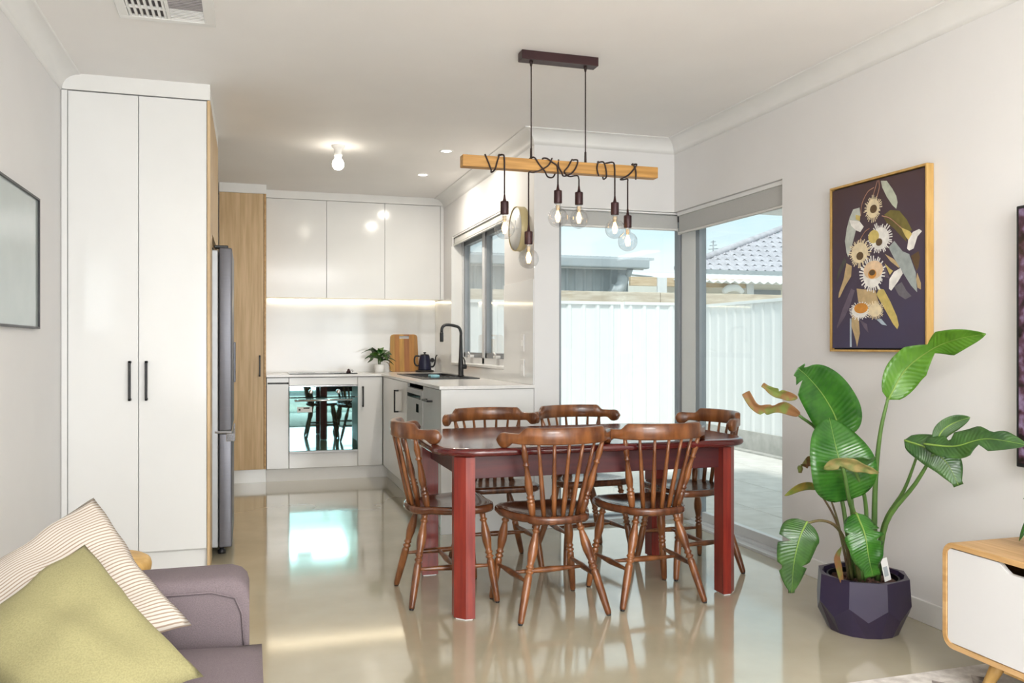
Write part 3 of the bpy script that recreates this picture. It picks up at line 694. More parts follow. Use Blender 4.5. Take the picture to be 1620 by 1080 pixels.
box('diffuser', (-0.76, -0.76, -0.056), (0.76, 0.76, -0.0505), down_m, t)
t = thing('ceiling_vent', 'white square ceiling air vent with slatted grilles', 'vent', (-0.327, 3.70, CEIL))
s2 = 0.19
k = MB()
for a, b in (((-s2, -s2), (s2, -s2 + 0.04)), ((-s2, s2 - 0.04), (s2, s2)), ((-s2, -s2 + 0.04), (-s2 + 0.04, s2 - 0.04)), ((s2 - 0.045, -s2 + 0.04), (s2, s2 - 0.04))): k.box((*a, -0.014), (*b, 0.0), 0.003)
k.box((0.0, -s2 + 0.04, -0.012), (0.014, s2 - 0.04, 0.0)).box((-s2 + 0.04, 0.045, -0.012), (0.0, 0.058, 0.0)).box((-s2 + 0.04, -0.058, -0.012), (0.0, -0.045, 0.0))
k.build('frame', trim_m, t)
box('duct', (-s2 + 0.04, -s2 + 0.04, -0.002), (s2 - 0.045, s2 - 0.04, -0.0005), mat('grey_duct', (0.10, 0.09, 0.095), 0.9, var=0.1), t)
rotx = Matrix.Rotation(math.radians(35), 3, 'Y')
for y0, y1 in ((-0.15, -0.058), (-0.045, 0.045), (0.058, 0.15)):
    for i in range(7):
        x = -0.143 + i * 0.0225
        MB().box((x - 0.004, y0, -0.012), (x + 0.006, y1, -0.003), rot=None).build('slat', trim_m, t)
roty = Matrix.Rotation(math.radians(28), 3, 'X')
for i in range(18):
    y = -0.142 + i * 0.0165
    MB().box((0.014, y - 0.006, -0.010), (0.145, y + 0.006, -0.006), rot=roty).build('louvre', trim_m if i > 10 else mat('louvre_grey', (0.40, 0.37, 0.37), 0.6) if i == 0 else MATS['louvre_grey'] if i <= 10 else trim_m, t)

# ------------------------------------------------------------------ dining table
t = thing('dining_table', 'cherry-red wooden dining table with rounded corners and chamfered legs', 'table', (1.53, 3.965, 0))
TX, TY = 0.77, 0.47
def rrect(hx, hy, r, n=10, q=1.0):
    pts = []
    for cx, cy, a0 in ((hx - r, hy - r, 0), (-hx + r, hy - r, 90), (-hx + r, -hy + r, 180), (hx - r, -hy + r, 270)):
        for k in range(n + 1):
            a = math.radians(a0 + 90 * k / n); pts.append((cx + r * math.cos(a), cy + r * math.sin(a)))
    return pts
rows = []
for ins, z in ((0.035, 0.706), (0.012, 0.706), (0.003, 0.711), (0.0, 0.720), (0.001, 0.730), (0.008, 0.738), (0.018, 0.740), (0.03, 0.7405)):
    rows.append([(x, y, z) for x, y in rrect(TX - ins, TY - ins, 0.20 - ins * 0.6)])
m = MB(); m.grid(rows, closed_v=True, caps=True, smooth=True); m.build('tabletop', table_m, t)
LX, LY, LW = 0.645, 0.375, 0.083
for sx in (-1, 1):
    for sy in (-1, 1):
        c = 0.042
        o_ = LW / 2
        poly = [(-o_, -o_), (o_, -o_), (o_, o_ - c), (o_ - c, o_), (-o_, o_)]      # outer corner (+,+) chamfered
        P = [(LX * sx + x * sx, LY * sy + y * sy) for x, y in poly]
        if sx * sy < 0: P = P[::-1]
        m = MB(); m.prism(P, 0.006, 0.700, 0.002)
        lg = m.build('leg', tableleg_m, t)
        m = MB(); m.prism([(LX * sx + x * 0.8 * sx, LY * sy + y * 0.8 * sy) for x, y in poly][::(1 if sx * sy > 0 else -1)], 0.0, 0.0055); m.build('foot_pad', ceramic_m, lg)
for sy in (-1, 1): box('apron', (-LX + 0.04, sy * 0.362 - 0.011, 0.600), (LX - 0.04, sy * 0.362 + 0.011, 0.705), apron_m, t, 0.002)
for sx in (-1, 1): box('apron', (sx * 0.632 - 0.011, -LY + 0.04, 0.600), (sx * 0.632 + 0.011, LY - 0.04, 0.705), apron_m, t, 0.002)

# ------------------------------------------------------------------ captain-style spindle chairs (front of the seat is +Y)
def make_chair():
    t = thing('spindle_chair', 'x', 'chair', (0, 0, 0), 0, 'dining chairs')
    half = [(0.0, 0.200), (0.06, 0.203), (0.12, 0.203), (0.175, 0.188), (0.208, 0.145), (0.213, 0.085), (0.203, 0.02), (0.180, -0.045), (0.158, -0.085), (0.142, -0.100), (0.142, -0.135), (0.115, -0.170), (0.06, -0.190)]
    out = half + [(0.0, -0.195)] + [(-x, y) for x, y in half[:0:-1]]
    cx, cy = 0.0, 0.01
    rows = []
    def ring(s_, z): return [(cx + (x - cx) * s_, cy + (y - cy) * s_, z + (0.006 * max(0, y) / 0.2 if s_ > 0.5 else 0)) for x, y in out]
    for s_, z in ((0.02, 0.404), (0.80, 0.404), (0.96, 0.408), (1.0, 0.418), (1.0, 0.432), (0.985, 0.440), (0.95, 0.443), (0.86, 0.441), (0.70, 0.433), (0.45, 0.429), (0.02, 0.431)):
        rows.append(ring(s_, z))
    m = MB(); m.grid(rows, closed_v=True, caps=True); m.build('seat', chair_seat_m, t)
    leg_prof = [(0, 0.0120), (0.02, 0.0140), (0.15, 0.0165), (0.30, 0.0180), (0.44, 0.0175), (0.46, 0.0170), (0.468, 0.0130), (0.48, 0.0130), (0.49, 0.0190), (0.505, 0.0190), (0.515, 0.0130), (0.53, 0.0130), (0.54, 0.0180), (0.555, 0.0175), (0.565, 0.0135), (0.60, 0.0160), (0.68, 0.0215), (0.75, 0.0215), (0.82, 0.0170), (0.875, 0.0125), (0.89, 0.0125), (0.90, 0.0175), (0.915, 0.0175), (0.925, 0.0125), (0.95, 0.0135), (1.0, 0.0150)]
    feet, tops = {}, {}
    for sx in (-1, 1):
        for fr in (1, 0):
            feet[sx, fr] = Vector((sx * 0.205, 0.198 if fr else -0.200, 0.006)); tops[sx, fr] = Vector((sx * (0.150 if fr else 0.095), 0.140 if fr else -0.115, 0.412))
            m = MB(); m.turned(feet[sx, fr], tops[sx, fr], leg_prof, 12); lg = m.build('leg', chair_m, t)
            f = feet[sx, fr]; MB().lathe([(0.0, 0.0), (0.010, 0.0), (0.011, 0.007), (0.0, 0.007)], c=(f.x, f.y, 0), seg=10).build('glide', black_m, lg)
    st_prof = [(0, 0.007), (0.1, 0.008), (0.3, 0.0115), (0.5, 0.0145), (0.7, 0.0115), (0.9, 0.008), (1, 0.007)]
    mids = []
    for sx in (-1, 1):
        a = feet[sx, 1].lerp(tops[sx, 1], 0.40); b = feet[sx, 0].lerp(tops[sx, 0], 0.40)
        m = MB(); m.turned(a, b, st_prof, 10); m.build('stretcher', chair_m, t); mids.append((a + b) / 2)
    m = MB(); m.turned(mids[0], mids[1], st_prof, 10); m.build('stretcher', chair_m, t)
    # bent crest rail: an arc in plan, stepped in elevation with rounded lobes at both ends
    R, cyc, thm, zc = 0.300, 0.040, math.radians(66), 0.790
    def ss(a, b, x):
        x = max(0, min(1, (x - a) / (b - a))); return x * x * (3 - 2 * x)
    rows = []; N = 64
    for i in range(N + 1):
        u = -1 + 2 * i / N; au = abs(u); th = u * thm
        top = 0.040 - 0.027 * ss(0.56, 0.67, au) + 0.002 * ss(0.8, 0.9, au); bot = -0.032 + 0.003 * ss(0.6, 0.74, au) - 0.021 * ss(0.76, 0.87, au)
        if au > 0.90:
            k = math.sqrt(max(0.02, 1 - ((au - 0.90) / 0.10) ** 2)); cz = -0.017
            top = cz + (top - cz) * k; bot = cz + (bot - cz) * k
        ro, ri = R, R - 0.029
        c_, s_ = math.cos(th), math.sin(th); e = 0.006
        def pt(r, z): return (r * s_, cyc - r * c_ + 0.012 * ((zc + z) - zc) * 0, zc + z)
        h = top - bot; e = min(e, h * 0.3)
        rows.append([pt(ro, bot + e), pt(ro, top - e), pt(ro - e, top), pt(ri + e, top), pt(ri, top - e), pt(ri, bot + e), pt(ri + e, bot), pt(ro - e, bot)])
    m = MB(); m.grid(rows, closed_v=True, caps=True); m.build('crest_rail', chair_m, t)
    post_prof = [(0, 0.0130), (0.06, 0.0150), (0.16, 0.0175), (0.19, 0.0165), (0.20, 0.0125), (0.215, 0.0185), (0.23, 0.0185), (0.24, 0.0125), (0.255, 0.0125), (0.265, 0.0170), (0.28, 0.0170), (0.29, 0.0115), (0.34, 0.0155), (0.42, 0.0180), (0.50, 0.0160), (0.62, 0.0110), (0.70, 0.0095), (0.71, 0.0150), (0.725, 0.0150), (0.735, 0.0095), (0.78, 0.0125), (0.85, 0.0150), (0.93, 0.0105), (1, 0.0085)]
    sp_prof = [(0, 0.0105), (0.25, 0.0115), (0.45, 0.0105), (0.8, 0.0080), (1, 0.0065)]
    for k in range(7):
        g = -1 + k / 3.0; th = math.radians(40) * g; r = R - 0.0135
        top = (r * math.sin(th), cyc - r * math.cos(th), zc - 0.030)
        bot = (0.116 * g, -0.172 + 0.062 * g * g, 0.436)
        m = MB()
        if k in (0, 6): m.turned(bot, top, post_prof, 10); m.build('back_post', chair_m, t)
        else: m.turned(bot, top, sp_prof, 8); m.build('spindle', chair_m, t)
    return t
proto = make_chair()
CH = [(1.290, 3.635, 2, 'wooden spindle-back chair on the near side of the table, nearer the kitchen'),
      (1.790, 3.680, 0, 'wooden spindle-back chair on the near side of the table, nearer the potted plant'),
      (0.890, 3.970, -90, 'wooden spindle-back chair at the kitchen end of the table'),
      (1.265, 4.420, 178, 'wooden spindle-back chair across the table, in front of the white bench end panel'),
      (1.800, 4.470, 184, 'wooden spindle-back chair across the table, in front of the back corner window'),
      (2.230, 4.060, 93, 'wooden spindle-back chair at the far end of the table beside the sliding glass door')]
for i, (x, y, a, lab) in enumerate(CH):
    if i == 0:
        proto.location = (x, y, 0); proto.rotation_euler = (0, 0, math.radians(a)); proto['label'] = lab
    else: dup(proto, (x, y, 0), math.radians(a), lab)

# ------------------------------------------------------------------ pendant light over the table
PY = 3.82
t = thing('pendant_light', 'oak beam pendant light with six clear globe bulbs hanging on wound cords', 'pendant light', (0, PY, 0))
box('ceiling_rose', (1.215, -0.032, CEIL - 0.042), (1.60, 0.032, CEIL), bronze_m, t, 0.002)
BZ0, BZ1, BY = 2.000, 2.054, 0.027
box('beam', (0.932, -BY, BZ0), (1.918, BY, BZ1), oakx_m, t, 0.003)
for x in (1.270, 1.545):
    m = MB(); m.tube([(x, 0, BZ1), (x, 0, CEIL - 0.04)], 0.0028, 6); m.turned((x, 0, BZ1), (x, 0, BZ1 + 0.055), [(0, 0.006), (1, 0.005)], 8); m.turned((x, 0, CEIL - 0.065), (x, 0, CEIL - 0.04), [(0, 0.004), (1, 0.010)], 8)
    m.build('suspension_cord', cord_m, t)
F, B_, U, D_ = -BY - 0.005, BY + 0.005, BZ1 + 0.005, BZ0 - 0.005
ML = (BZ0 + BZ1) / 2
CORDS = [  # (bulb x, globe centre z, winding of the cord from its far end to the drop)
    (1.129, 1.720, [(1.035, F, U), (1.050, F, ML), (1.064, F, D_ - 0.004), (1.074, -0.005, D_ - 0.012), (1.084, F, D_ - 0.002), (1.094, F, ML), (1.104, F, U), (1.110, 0, U + 0.006), (1.114, 0.02, U), (1.118, 0, U + 0.008), (1.126, F, U), (1.129, F - 0.001, ML)]),
    (1.254, 1.588, [(1.370, 0, U), (1.362, F, U), (1.345, F, ML), (1.310, F, BZ0 + 0.004), (1.275, F + 0.01, D_ - 0.004), (1.256, -0.012, D_ - 0.002), (1.254, -0.01, D_ - 0.02)]),
    (1.392, 1.784, [(1.262, 0.0, U), (1.275, F, U), (1.300, F, ML), (1.325, F, BZ0), (1.350, -0.01, D_ - 0.018), (1.385, 0.01, D_ - 0.012), (1.40, B_, ML), (1.335, 0.02, U + 0.004), (1.335, F, U), (1.365, F, BZ1 - 0.012), (1.388, F, ML), (1.392, F - 0.001, BZ0)]),
    (1.510, 1.787, [(1.40, -0.02, U), (1.395, F, ML), (1.410, F, BZ0), (1.43, -0.01, D_ - 0.010), (1.46, F, D_), (1.485, F, ML), (1.492, F, U), (1.480, 0.0, U + 0.008), (1.462, F, U), (1.445, F, ML), (1.425, F, BZ0), (1.46, 0.0, D_ - 0.008), (1.50, -0.006, D_ - 0.003), (1.510, -0.004, D_ - 0.02)]),
    (1.684, 1.742, [(1.600, F, D_ - 0.004), (1.592, F, ML), (1.598, F, U), (1.610, 0, U + 0.004), (1.625, F, U), (1.638, F, ML), (1.640, F, D_ - 0.006), (1.650, B_, D_), (1.655, B_, U), (1.665, 0, U + 0.006), (1.678, F, U), (1.684, F - 0.001, ML)]),
    (1.765, 1.687, [(1.795, F, D_ - 0.01), (1.795, F, ML), (1.782, F, U), (1.790, 0.0, U + 0.004), (1.800, F, U), (1.778, F, ML), (1.752, F, BZ0 + 0.002), (1.725, -0.01, D_ - 0.008), (1.74, 0.0, D_ - 0.008), (1.763, -0.006, D_ - 0.004), (1.765, -0.004, D_ - 0.02)])]
for x, z, wind in CORDS:
    y = wind[-1][1]
    pts = bez([Vector(p) for p in wind], 10 * len(wind)) + [Vector((x, y, zz)) for zz in (BZ0 - 0.05, (BZ0 + z) / 2 + 0.04, z + 0.145)]
    m = MB(); m.tube(pts, 0.0038, 6); m.build('cord', cord_m, t)
    MB().lathe([(0.004, 0.158), (0.006, 0.140), (0.009, 0.128), (0.0185, 0.126), (0.0195, 0.122), (0.0195, 0.069), (0.0185, 0.066), (0.0, 0.066)], c=(x, y, z), seg=18).build('socket', bronze_m, t)
    prof = [(0.0135, 0.066), (0.0135, 0.054), (0.016, 0.046)] + [(0.0475 * math.cos(a), 0.0475 * math.sin(a) - 0.001) for a in [math.radians(70 - k * 10) for k in range(0, 17)]]
    bl = MB().lathe(prof, c=(x, y, z), seg=24, caps=False).build('bulb', bulbglass_m, t)
    m = MB()
    for k in range(8):
        a = 2 * PI * k / 8
        m.tube([(x + 0.004 * math.cos(a), y + 0.004 * math.sin(a), z + 0.030), (x + 0.012 * math.cos(a), y + 0.012 * math.sin(a), z + 0.004), (x + 0.006 * math.cos(a), y + 0.006 * math.sin(a), z - 0.022)], 0.0011, 5)
    m.build('filament', fil_m, bl)
    MB().lathe([(0.009, 0.058), (0.0085, 0.038), (0.003, 0.033), (0.0025, -0.016), (0.0, -0.017)], c=(x, y, z), seg=10).build('glass_stem', mat('warm_glass_stem', (0.75, 0.62, 0.42), 0.2) if 'warm_glass_stem' not in MATS else MATS['warm_glass_stem'], bl)

# ------------------------------------------------------------------ big potted plant
def leaf(name, m, pts, w, parent, side=None, fold=0.35, notches=(), droop=0.0, base=0.35, n=22, wave=0.0, rib=True, tipw=0.0):
    """leaf blade along the curve pts; w half-width; side = preferred direction across the blade; notches = (t, side, depth, width)"""
    C = bez(pts, n + 1); L = MB(); rows = []; ribs = []
    side = Vector(side) if side is not None else Vector((1, -0.2, 0))
    for i in range(n + 1):
        t_ = i / n
        tan = (C[min(i + 1, n)] - C[max(i - 1, 0)]).normalized()
        sd = side - tan * side.dot(tan); sd.normalize(); nm = tan.cross(sd)
        if nm.dot(Vector((-0.3, -1, 0.35))) < 0: nm = -nm
        wid = w * (max(0.0, 1 - (max(0, t_ - base) / (1 - base)) ** 2.2) ** 0.75 if t_ > base else math.sqrt(max(0.0, 1 - ((base - t_) / base) ** 2)))
        wid = max(wid, w * (0.03 if t_ < 0.5 else max(0.02, tipw)))
        row = []
        for k in range(-4, 5):
            q = k / 4; ww = wid
            for nt, ns, dp, nw in notches:
                if ns * q > 0: ww *= 1 - dp * max(0, 1 - abs(t_ - nt) / nw)
            lift = fold * abs(q) * ww - droop * q * q * ww
            row.append(C[i] + sd * (q * ww) + nm * (lift + wave * math.sin(t_ * 17 + q * 2) * abs(q) * ww * 0.3))
        rows.append(row); ribs.append(C[i] - nm * -0.0015)
    th = 0.0009
    R1 = L.grid(rows)
    uvl = L.bm.loops.layers.uv.new('UVMap'); idx = {}
    for i_, row_ in enumerate(R1):
        for j_, v_ in enumerate(row_): idx[v_] = (i_ / n, j_ / 4 - 1)
    for f_ in L.bm.faces:
        for lp_ in f_.loops: lp_[uvl].uv = idx[lp_.vert]
    o = L.build(name, m, parent)
    sol = o.modifiers.new('thickness', 'SOLIDIFY'); sol.thickness = th; sol.offset = 0
    if rib:
        r = MB(); r.tube(ribs, [max(0.0008, 0.0042 * (1 - i / n)) for i in range(n + 1)], 5); r.build('midrib', rib_m, o)
    return o
def stalk(m, pts, r0, r1, parent, n=16):
    mb = MB(); mb.tube(bez(pts, n), [r0 + (r1 - r0) * i / (n - 1) for i in range(n)], 8); return mb.build('stalk', m, parent)

PX, PYC = 2.448, 2.975
t = thing('planter_pot', 'dark navy faceted planter pot on the floor by the right wall', 'pot', (PX, PYC, 0))
# faceted outer wall: eight-sided rim, zig-zag facets down to a smaller base
rim, mid, low = [], [], []
n8 = 8; rot0 = math.radians(-100)
for k in range(n8):
    a = rot0 + 2 * PI * k / n8; rim.append(Vector((0.183 * math.cos(a), 0.183 * math.sin(a), 0.232)))
    mid.append((Vector((0.190 * math.cos(a), 0.190 * math.sin(a), 0.125)), Vector((0.178 * math.cos(a + PI / n8), 0.178 * math.sin(a + PI / n8), 0.075))))
    low.append(Vector((0.132 * math.cos(a + PI / n8 * 0.5), 0.132 * math.sin(a + PI / n8 * 0.5), 0.006)))
m = MB(); bm = m.bm
V = lambda p: bm.verts.new(p)
vr = [V(p) for p in rim]; vm = [V(p[0]) for p in mid]; vq = [V(p[1]) for p in mid]
n16 = 16; vb = [V((0.140 * math.cos(rot0 + 2 * PI * k / n16), 0.140 * math.sin(rot0 + 2 * PI * k / n16), 0.0)) for k in range(n16)]
ir = [V((0.160 * math.cos(rot0 + 2 * PI * k / n16), 0.160 * math.sin(rot0 + 2 * PI * k / n16), 0.232)) for k in range(n16)]
ib = [V((0.152 * math.cos(rot0 + 2 * PI * k / n16), 0.152 * math.sin(rot0 + 2 * PI * k / n16), 0.165)) for k in range(n16)]
for k in range(n8):
    j = (k + 1) % n8
    bm.faces.new((vr[k], vm[k], vq[k], vm[j], vr[j]))
    bm.faces.new((vm[k], vb[2 * k], vb[2 * k + 1], vq[k])); bm.faces.new((vq[k], vb[2 * k + 1], vb[(2 * k + 2) % n16], vm[j]))
    bm.faces.new((vr[k], vr[j], ir[2 * k + 1], ir[2 * k])); bm.faces.new((vr[j], ir[(2 * k + 2) % n16], ir[2 * k + 1]))
for k in range(n16):
    j = (k + 1) % n16; bm.faces.new((ir[k], ir[j], ib[j], ib[k]))
bm.faces.new(ib); bm.faces.new(vb[::-1])
bmesh.ops.triangulate(bm, faces=[f for f in bm.faces if len(f.verts) == 5])
m.build('shell', pot_m, t)
p = thing('potted_palm', 'big leafy green plant with torn and browned leaves growing in the navy planter', 'plant', (0, 0, 0))
MB().lathe([(0.136, 0.172), (0.143, 0.172), (0.143, 0.220), (0.136, 0.220)], c=(PX, PYC, 0), seg=32, caps=False).build('nursery_pot', black_m, p)
m = MB(); m.lathe([(0.135, 0.17), (0.135, 0.200), (0.10, 0.206), (0.05, 0.202), (0.0, 0.207)], c=(PX, PYC, 0), seg=32)
for k in range(60):
    a, r = random.uniform(0, 2 * PI), random.uniform(0.01, 0.125); x, y, s_ = PX + r * math.cos(a), PYC + r * math.sin(a), random.uniform(0.004, 0.010)
    m.box((x - s_, y - s_ * 0.6, 0.202), (x + s_, y + s_ * 0.6, 0.202 + s_ * 1.3), rot=Matrix.Rotation(a, 3, 'Z'))
m.build('soil', soil_m, p)
LF = dict(
 l1_pet=[(2.491, 2.958, 0.205), (2.466, 2.924, 0.57), (2.457, 2.885, 0.809), (2.475, 2.858, 0.97)],
 l1=[(2.475, 2.858, 0.960), (2.527, 2.822, 1.081), (2.57, 2.725, 1.165), (2.578, 2.607, 1.204), (2.599, 2.496, 1.222)],
 l2=[(2.387, 3.053, 0.784), (2.364, 3.039, 0.871), (2.287, 3.021, 0.972), (2.189, 2.988, 1.05), (2.119, 2.958, 1.088)],
 l2pet=[(2.427, 2.999, 0.205), (2.443, 3.036, 0.499), (2.387, 3.053, 0.794)],
 l3=[(2.294, 2.872, 0.560), (2.23, 2.829, 0.685), (2.219, 2.854, 0.782), (2.247, 2.929, 0.885)],
 l3pet=[(2.425, 2.958, 0.205), (2.387, 2.927, 0.418), (2.294, 2.872, 0.582)],
 l4=[(2.300, 2.834, 0.515), (2.288, 2.77, 0.445), (2.295, 2.757, 0.361), (2.326, 2.769, 0.277)],
 l4pet=[(2.406, 2.943, 0.205), (2.327, 2.883, 0.405), (2.305, 2.848, 0.485), (2.300, 2.834, 0.515)],
 l5pet=[(2.396, 2.977, 0.205), (2.338, 2.943, 0.366), (2.272, 2.921, 0.447), (2.199, 2.912, 0.476), (2.124, 2.904, 0.472)],
 l5=[(2.124, 2.904, 0.478), (2.077, 2.887, 0.421), (2.055, 2.894, 0.321), (2.064, 2.922, 0.193)],
 l6pet=[(2.489, 2.948, 0.205), (2.451, 2.855, 0.454), (2.456, 2.749, 0.612), (2.455, 2.676, 0.762)],
 l6=[(2.405, 2.690, 0.815), (2.440, 2.600, 0.790), (2.476, 2.555, 0.743), (2.503, 2.526, 0.662)],
 l7pet=[(2.483, 2.929, 0.205), (2.439, 2.828, 0.466), (2.446, 2.679, 0.648), (2.444, 2.575, 0.790)],
 l7=[(2.418, 2.604, 0.810), (2.448, 2.49, 0.813), (2.475, 2.377, 0.851), (2.526, 2.257, 0.841)],
 l7b=[(2.444, 2.575, 0.805), (2.458, 2.56, 0.861), (2.488, 2.53, 0.895), (2.519, 2.489, 0.917)],
 l8=[(2.19, 3.04, 0.888), (2.085, 3.02, 0.929), (2.002, 3.004, 0.921), (1.947, 3.0, 0.933), (1.913, 3.011, 0.991)],
 l8b=[(2.149, 3.001, 0.962), (2.083, 3.0, 0.979), (2.027, 2.996, 0.995), (1.982, 3.0, 1.022)],
 l8pet=[(2.422, 3.001, 0.205), (2.397, 3.05, 0.553), (2.308, 3.057, 0.796), (2.18, 3.043, 0.893)],
 l9=[(2.292, 3.061, 0.575), (2.244, 3.055, 0.591), (2.18, 3.043, 0.588), (2.115, 3.042, 0.558)],
 l9pet=[(2.393, 2.988, 0.205), (2.371, 3.037, 0.423), (2.292, 3.061, 0.575)],
 l10=[(2.3, 3.08, 0.673), (2.262, 3.071, 0.695), (2.219, 3.063, 0.687), (2.208, 3.056, 0.646)],
 l10pet=[(2.40, 3.0, 0.205), (2.385, 3.06, 0.45), (2.3, 3.08, 0.673)],
 l11=[(2.122, 2.8, 0.701), (2.166, 2.755, 0.734), (2.235, 2.734, 0.715), (2.311, 2.721, 0.689)],
 l11b=[(2.184, 2.76, 0.726), (2.214, 2.751, 0.738), (2.272, 2.743, 0.732), (2.316, 2.74, 0.75)],
 l11pet=[(2.408, 2.952, 0.205), (2.334, 2.892, 0.48), (2.256, 2.821, 0.573), (2.179, 2.761, 0.722)],
 p12=[(2.44, 2.953, 0.205), (2.382, 2.877, 0.531), (2.232, 2.766, 0.716)])
SIDE = (0.9, -0.28, 0)
for k, mm, r0, r1 in (('l1_pet', stem_m, 0.013, 0.006), ('l2pet', stem_m, 0.012, 0.007), ('l3pet', stem_m, 0.012, 0.007), ('l4pet', stemb_m, 0.009, 0.006), ('l5pet', stemb_m, 0.008, 0.005),
                      ('l6pet', stem_m, 0.011, 0.005), ('l7pet', stem_m, 0.012, 0.006), ('l8pet', stem_m, 0.010, 0.006), ('l9pet', stemb_m, 0.006, 0.004), ('l10pet', stemb_m, 0.006, 0.003), ('l11pet', stem_m, 0.010, 0.007), ('p12', stem_m, 0.010, 0.006)):
    stalk(mm, LF[k], r0, r1, p)
leaf('leaf', leafl_m, LF['l1'], 0.070, p, (0.45, -0.2, -0.85), 0.25, [(0.5, 1, 0.72, 0.16), (0.5, -1, 0.60, 0.13)], base=0.22, n=30)
leaf('leaf', leaf_m, LF['l2'], 0.108, p, (0.75, -0.25, 0.60), 0.30, [(0.80, -1, 0.75, 0.05), (0.93, 1, 0.6, 0.05)], base=0.34, n=34, tipw=0.30)
leaf('leaf', leaf_m, LF['l3'], 0.128, p, SIDE, 0.22, base=0.36, n=26)
leaf('leaf', leaf_m, LF['l4'], 0.075, p, SIDE, -0.15, [(0.28, 1, 0.7, 0.04), (0.42, 1, 0.6, 0.04), (0.3, -1, 0.3, 0.04)], base=0.30, n=30, wave=0.4, tipw=0.42)
leaf('leaf', leafd_m, LF['l5'], 0.078, p, SIDE, -0.12, [(0.42, -1, 0.85, 0.035), (0.70, 1, 0.5, 0.03), (0.72, -1, 0.4, 0.04)], base=0.30, n=34, tipw=0.16)
leaf('leaf', leafd_m, LF['l6'], 0.060, p, (0.55, -0.3, 0.70), -0.10, base=0.42, wave=0.2, tipw=0.3)
leaf('leaf', leafd_m, LF['l7'], 0.050, p, (0.2, 0.4, 0.85), 0.15, [(0.28, 1, 0.6, 0.08), (0.72, 1, 0.5, 0.1), (0.6, -1, 0.6, 0.1)], base=0.5, wave=0.5, n=30)
leaf('leaf', leafd_m, LF['l7b'], 0.030, p, (-0.4, 0.3, 0.85), 0.15, base=0.5)
leaf('leaf', dry_m, LF['l8'], 0.024, p, (0.1, -0.3, 0.9), 0.4, [(0.4, 1, 0.6, 0.05), (0.55, -1, 0.5, 0.06)], base=0.25, wave=0.8, n=26, tipw=0.7, rib=False)
leaf('leaf', dry_m, LF['l8b'], 0.020, p, (0.1, -0.3, 0.9), 0.4, [(0.5, 1, 0.6, 0.06)], base=0.4, wave=0.8, rib=False, tipw=0.5)
leaf('leaf', yel_m, LF['l9'], 0.020, p, (0.1, -0.3, 0.9), 0.2, base=0.6, rib=False)
leaf('leaf', dry_m, LF['l10'], 0.026, p, (0.1, -0.3, 0.9), 0.5, base=0.6, wave=0.6, rib=False, tipw=0.5)
leaf('leaf', crisp_m, LF['l11'], 0.026, p, (0.1, -0.5, 0.8), 0.3, [(0.3, -1, 0.6, 0.05)], base=0.4, wave=0.7, rib=False, tipw=0.2)
leaf('leaf', leafd_m, LF['l11b'], 0.022, p, (0.1, -0.5, 0.8), 0.3, base=0.5, wave=0.7, rib=False)
leaf('dead_sheath', dry_m, [(2.300, 2.915, 0.205), (2.262, 2.895, 0.30), (2.250, 2.886, 0.335), (2.268, 2.88, 0.374)], 0.013, p, SIDE, 0.5, base=0.4, rib=False)
tg = MB(); tg.box((-0.016, -0.0006, 0), (0.016, 0.0006, 0.095), rot=Matrix.Rotation(math.radians(-14), 3, 'Y')); o = tg.build('plant_tag', paper_m, p, (2.470, 2.866, 0.222))
tg = MB(); tg.box((-0.010, -0.0012, 0.02), (0.010, -0.0006, 0.06), rot=Matrix.Rotation(math.radians(-14), 3, 'Y')); tg.build('tag_print', gutter_m, p, (2.470, 2.866, 0.222))

# ------------------------------------------------------------------ small plant on the worktop
t = thing('potted_rubber_plant', 'small leafy green plant in a white pot on the worktop', 'plant', (1.165, 8.02, 0.926))
MB().lathe([(0.0, 0), (0.040, 0), (0.043, 0.004), (0.050, 0.075), (0.046, 0.075), (0.042, 0.06), (0.0, 0.06)], seg=24).build('pot', ceramic_m, t)
MB().lathe([(0.0, 0.066), (0.042, 0.064), (0.042, 0.058)], seg=18, caps=False).build('soil', soil_m, t)
for i in range(22):
    a = 2 * PI * i / 22 * 2.4; rr = 0.085 + 0.075 * ((i * 7) % 11) / 11; h = 0.085 + 0.10 * ((i * 5) % 9) / 9
    base = Vector((0.012 * math.cos(a), 0.012 * math.sin(a), h + 0.02)); tip = Vector((rr * math.cos(a) * 1.15, rr * math.sin(a) * 0.75, h + 0.05 - 0.085 * ((i * 3) % 5) / 5))
    midp = (base + tip) / 2 + Vector((0, 0, 0.026))
    leaf('leaf', (leaf_m, leafd_m, leafd_m, leafl_m)[i % 4], [base, midp, tip], 0.029, t, Vector((-math.sin(a), math.cos(a), 0.2)), 0.2, base=0.45, n=8, rib=False)
m = MB()
for i in range(6):
    a = i * 1.05; m.tube([(0.008 * math.cos(a), 0.008 * math.sin(a), 0.06), (0.016 * math.cos(a), 0.016 * math.sin(a), 0.16)], 0.0025, 5)
m.build('stem', stem_m, t)
leaf('dead_leaf', dry_m, [(0.04, 0, 0.10), (0.085, 0, 0.085), (0.115, 0, 0.02)], 0.010, t, (0, -1, 0.2), 0.2, base=0.5, n=10, rib=False)

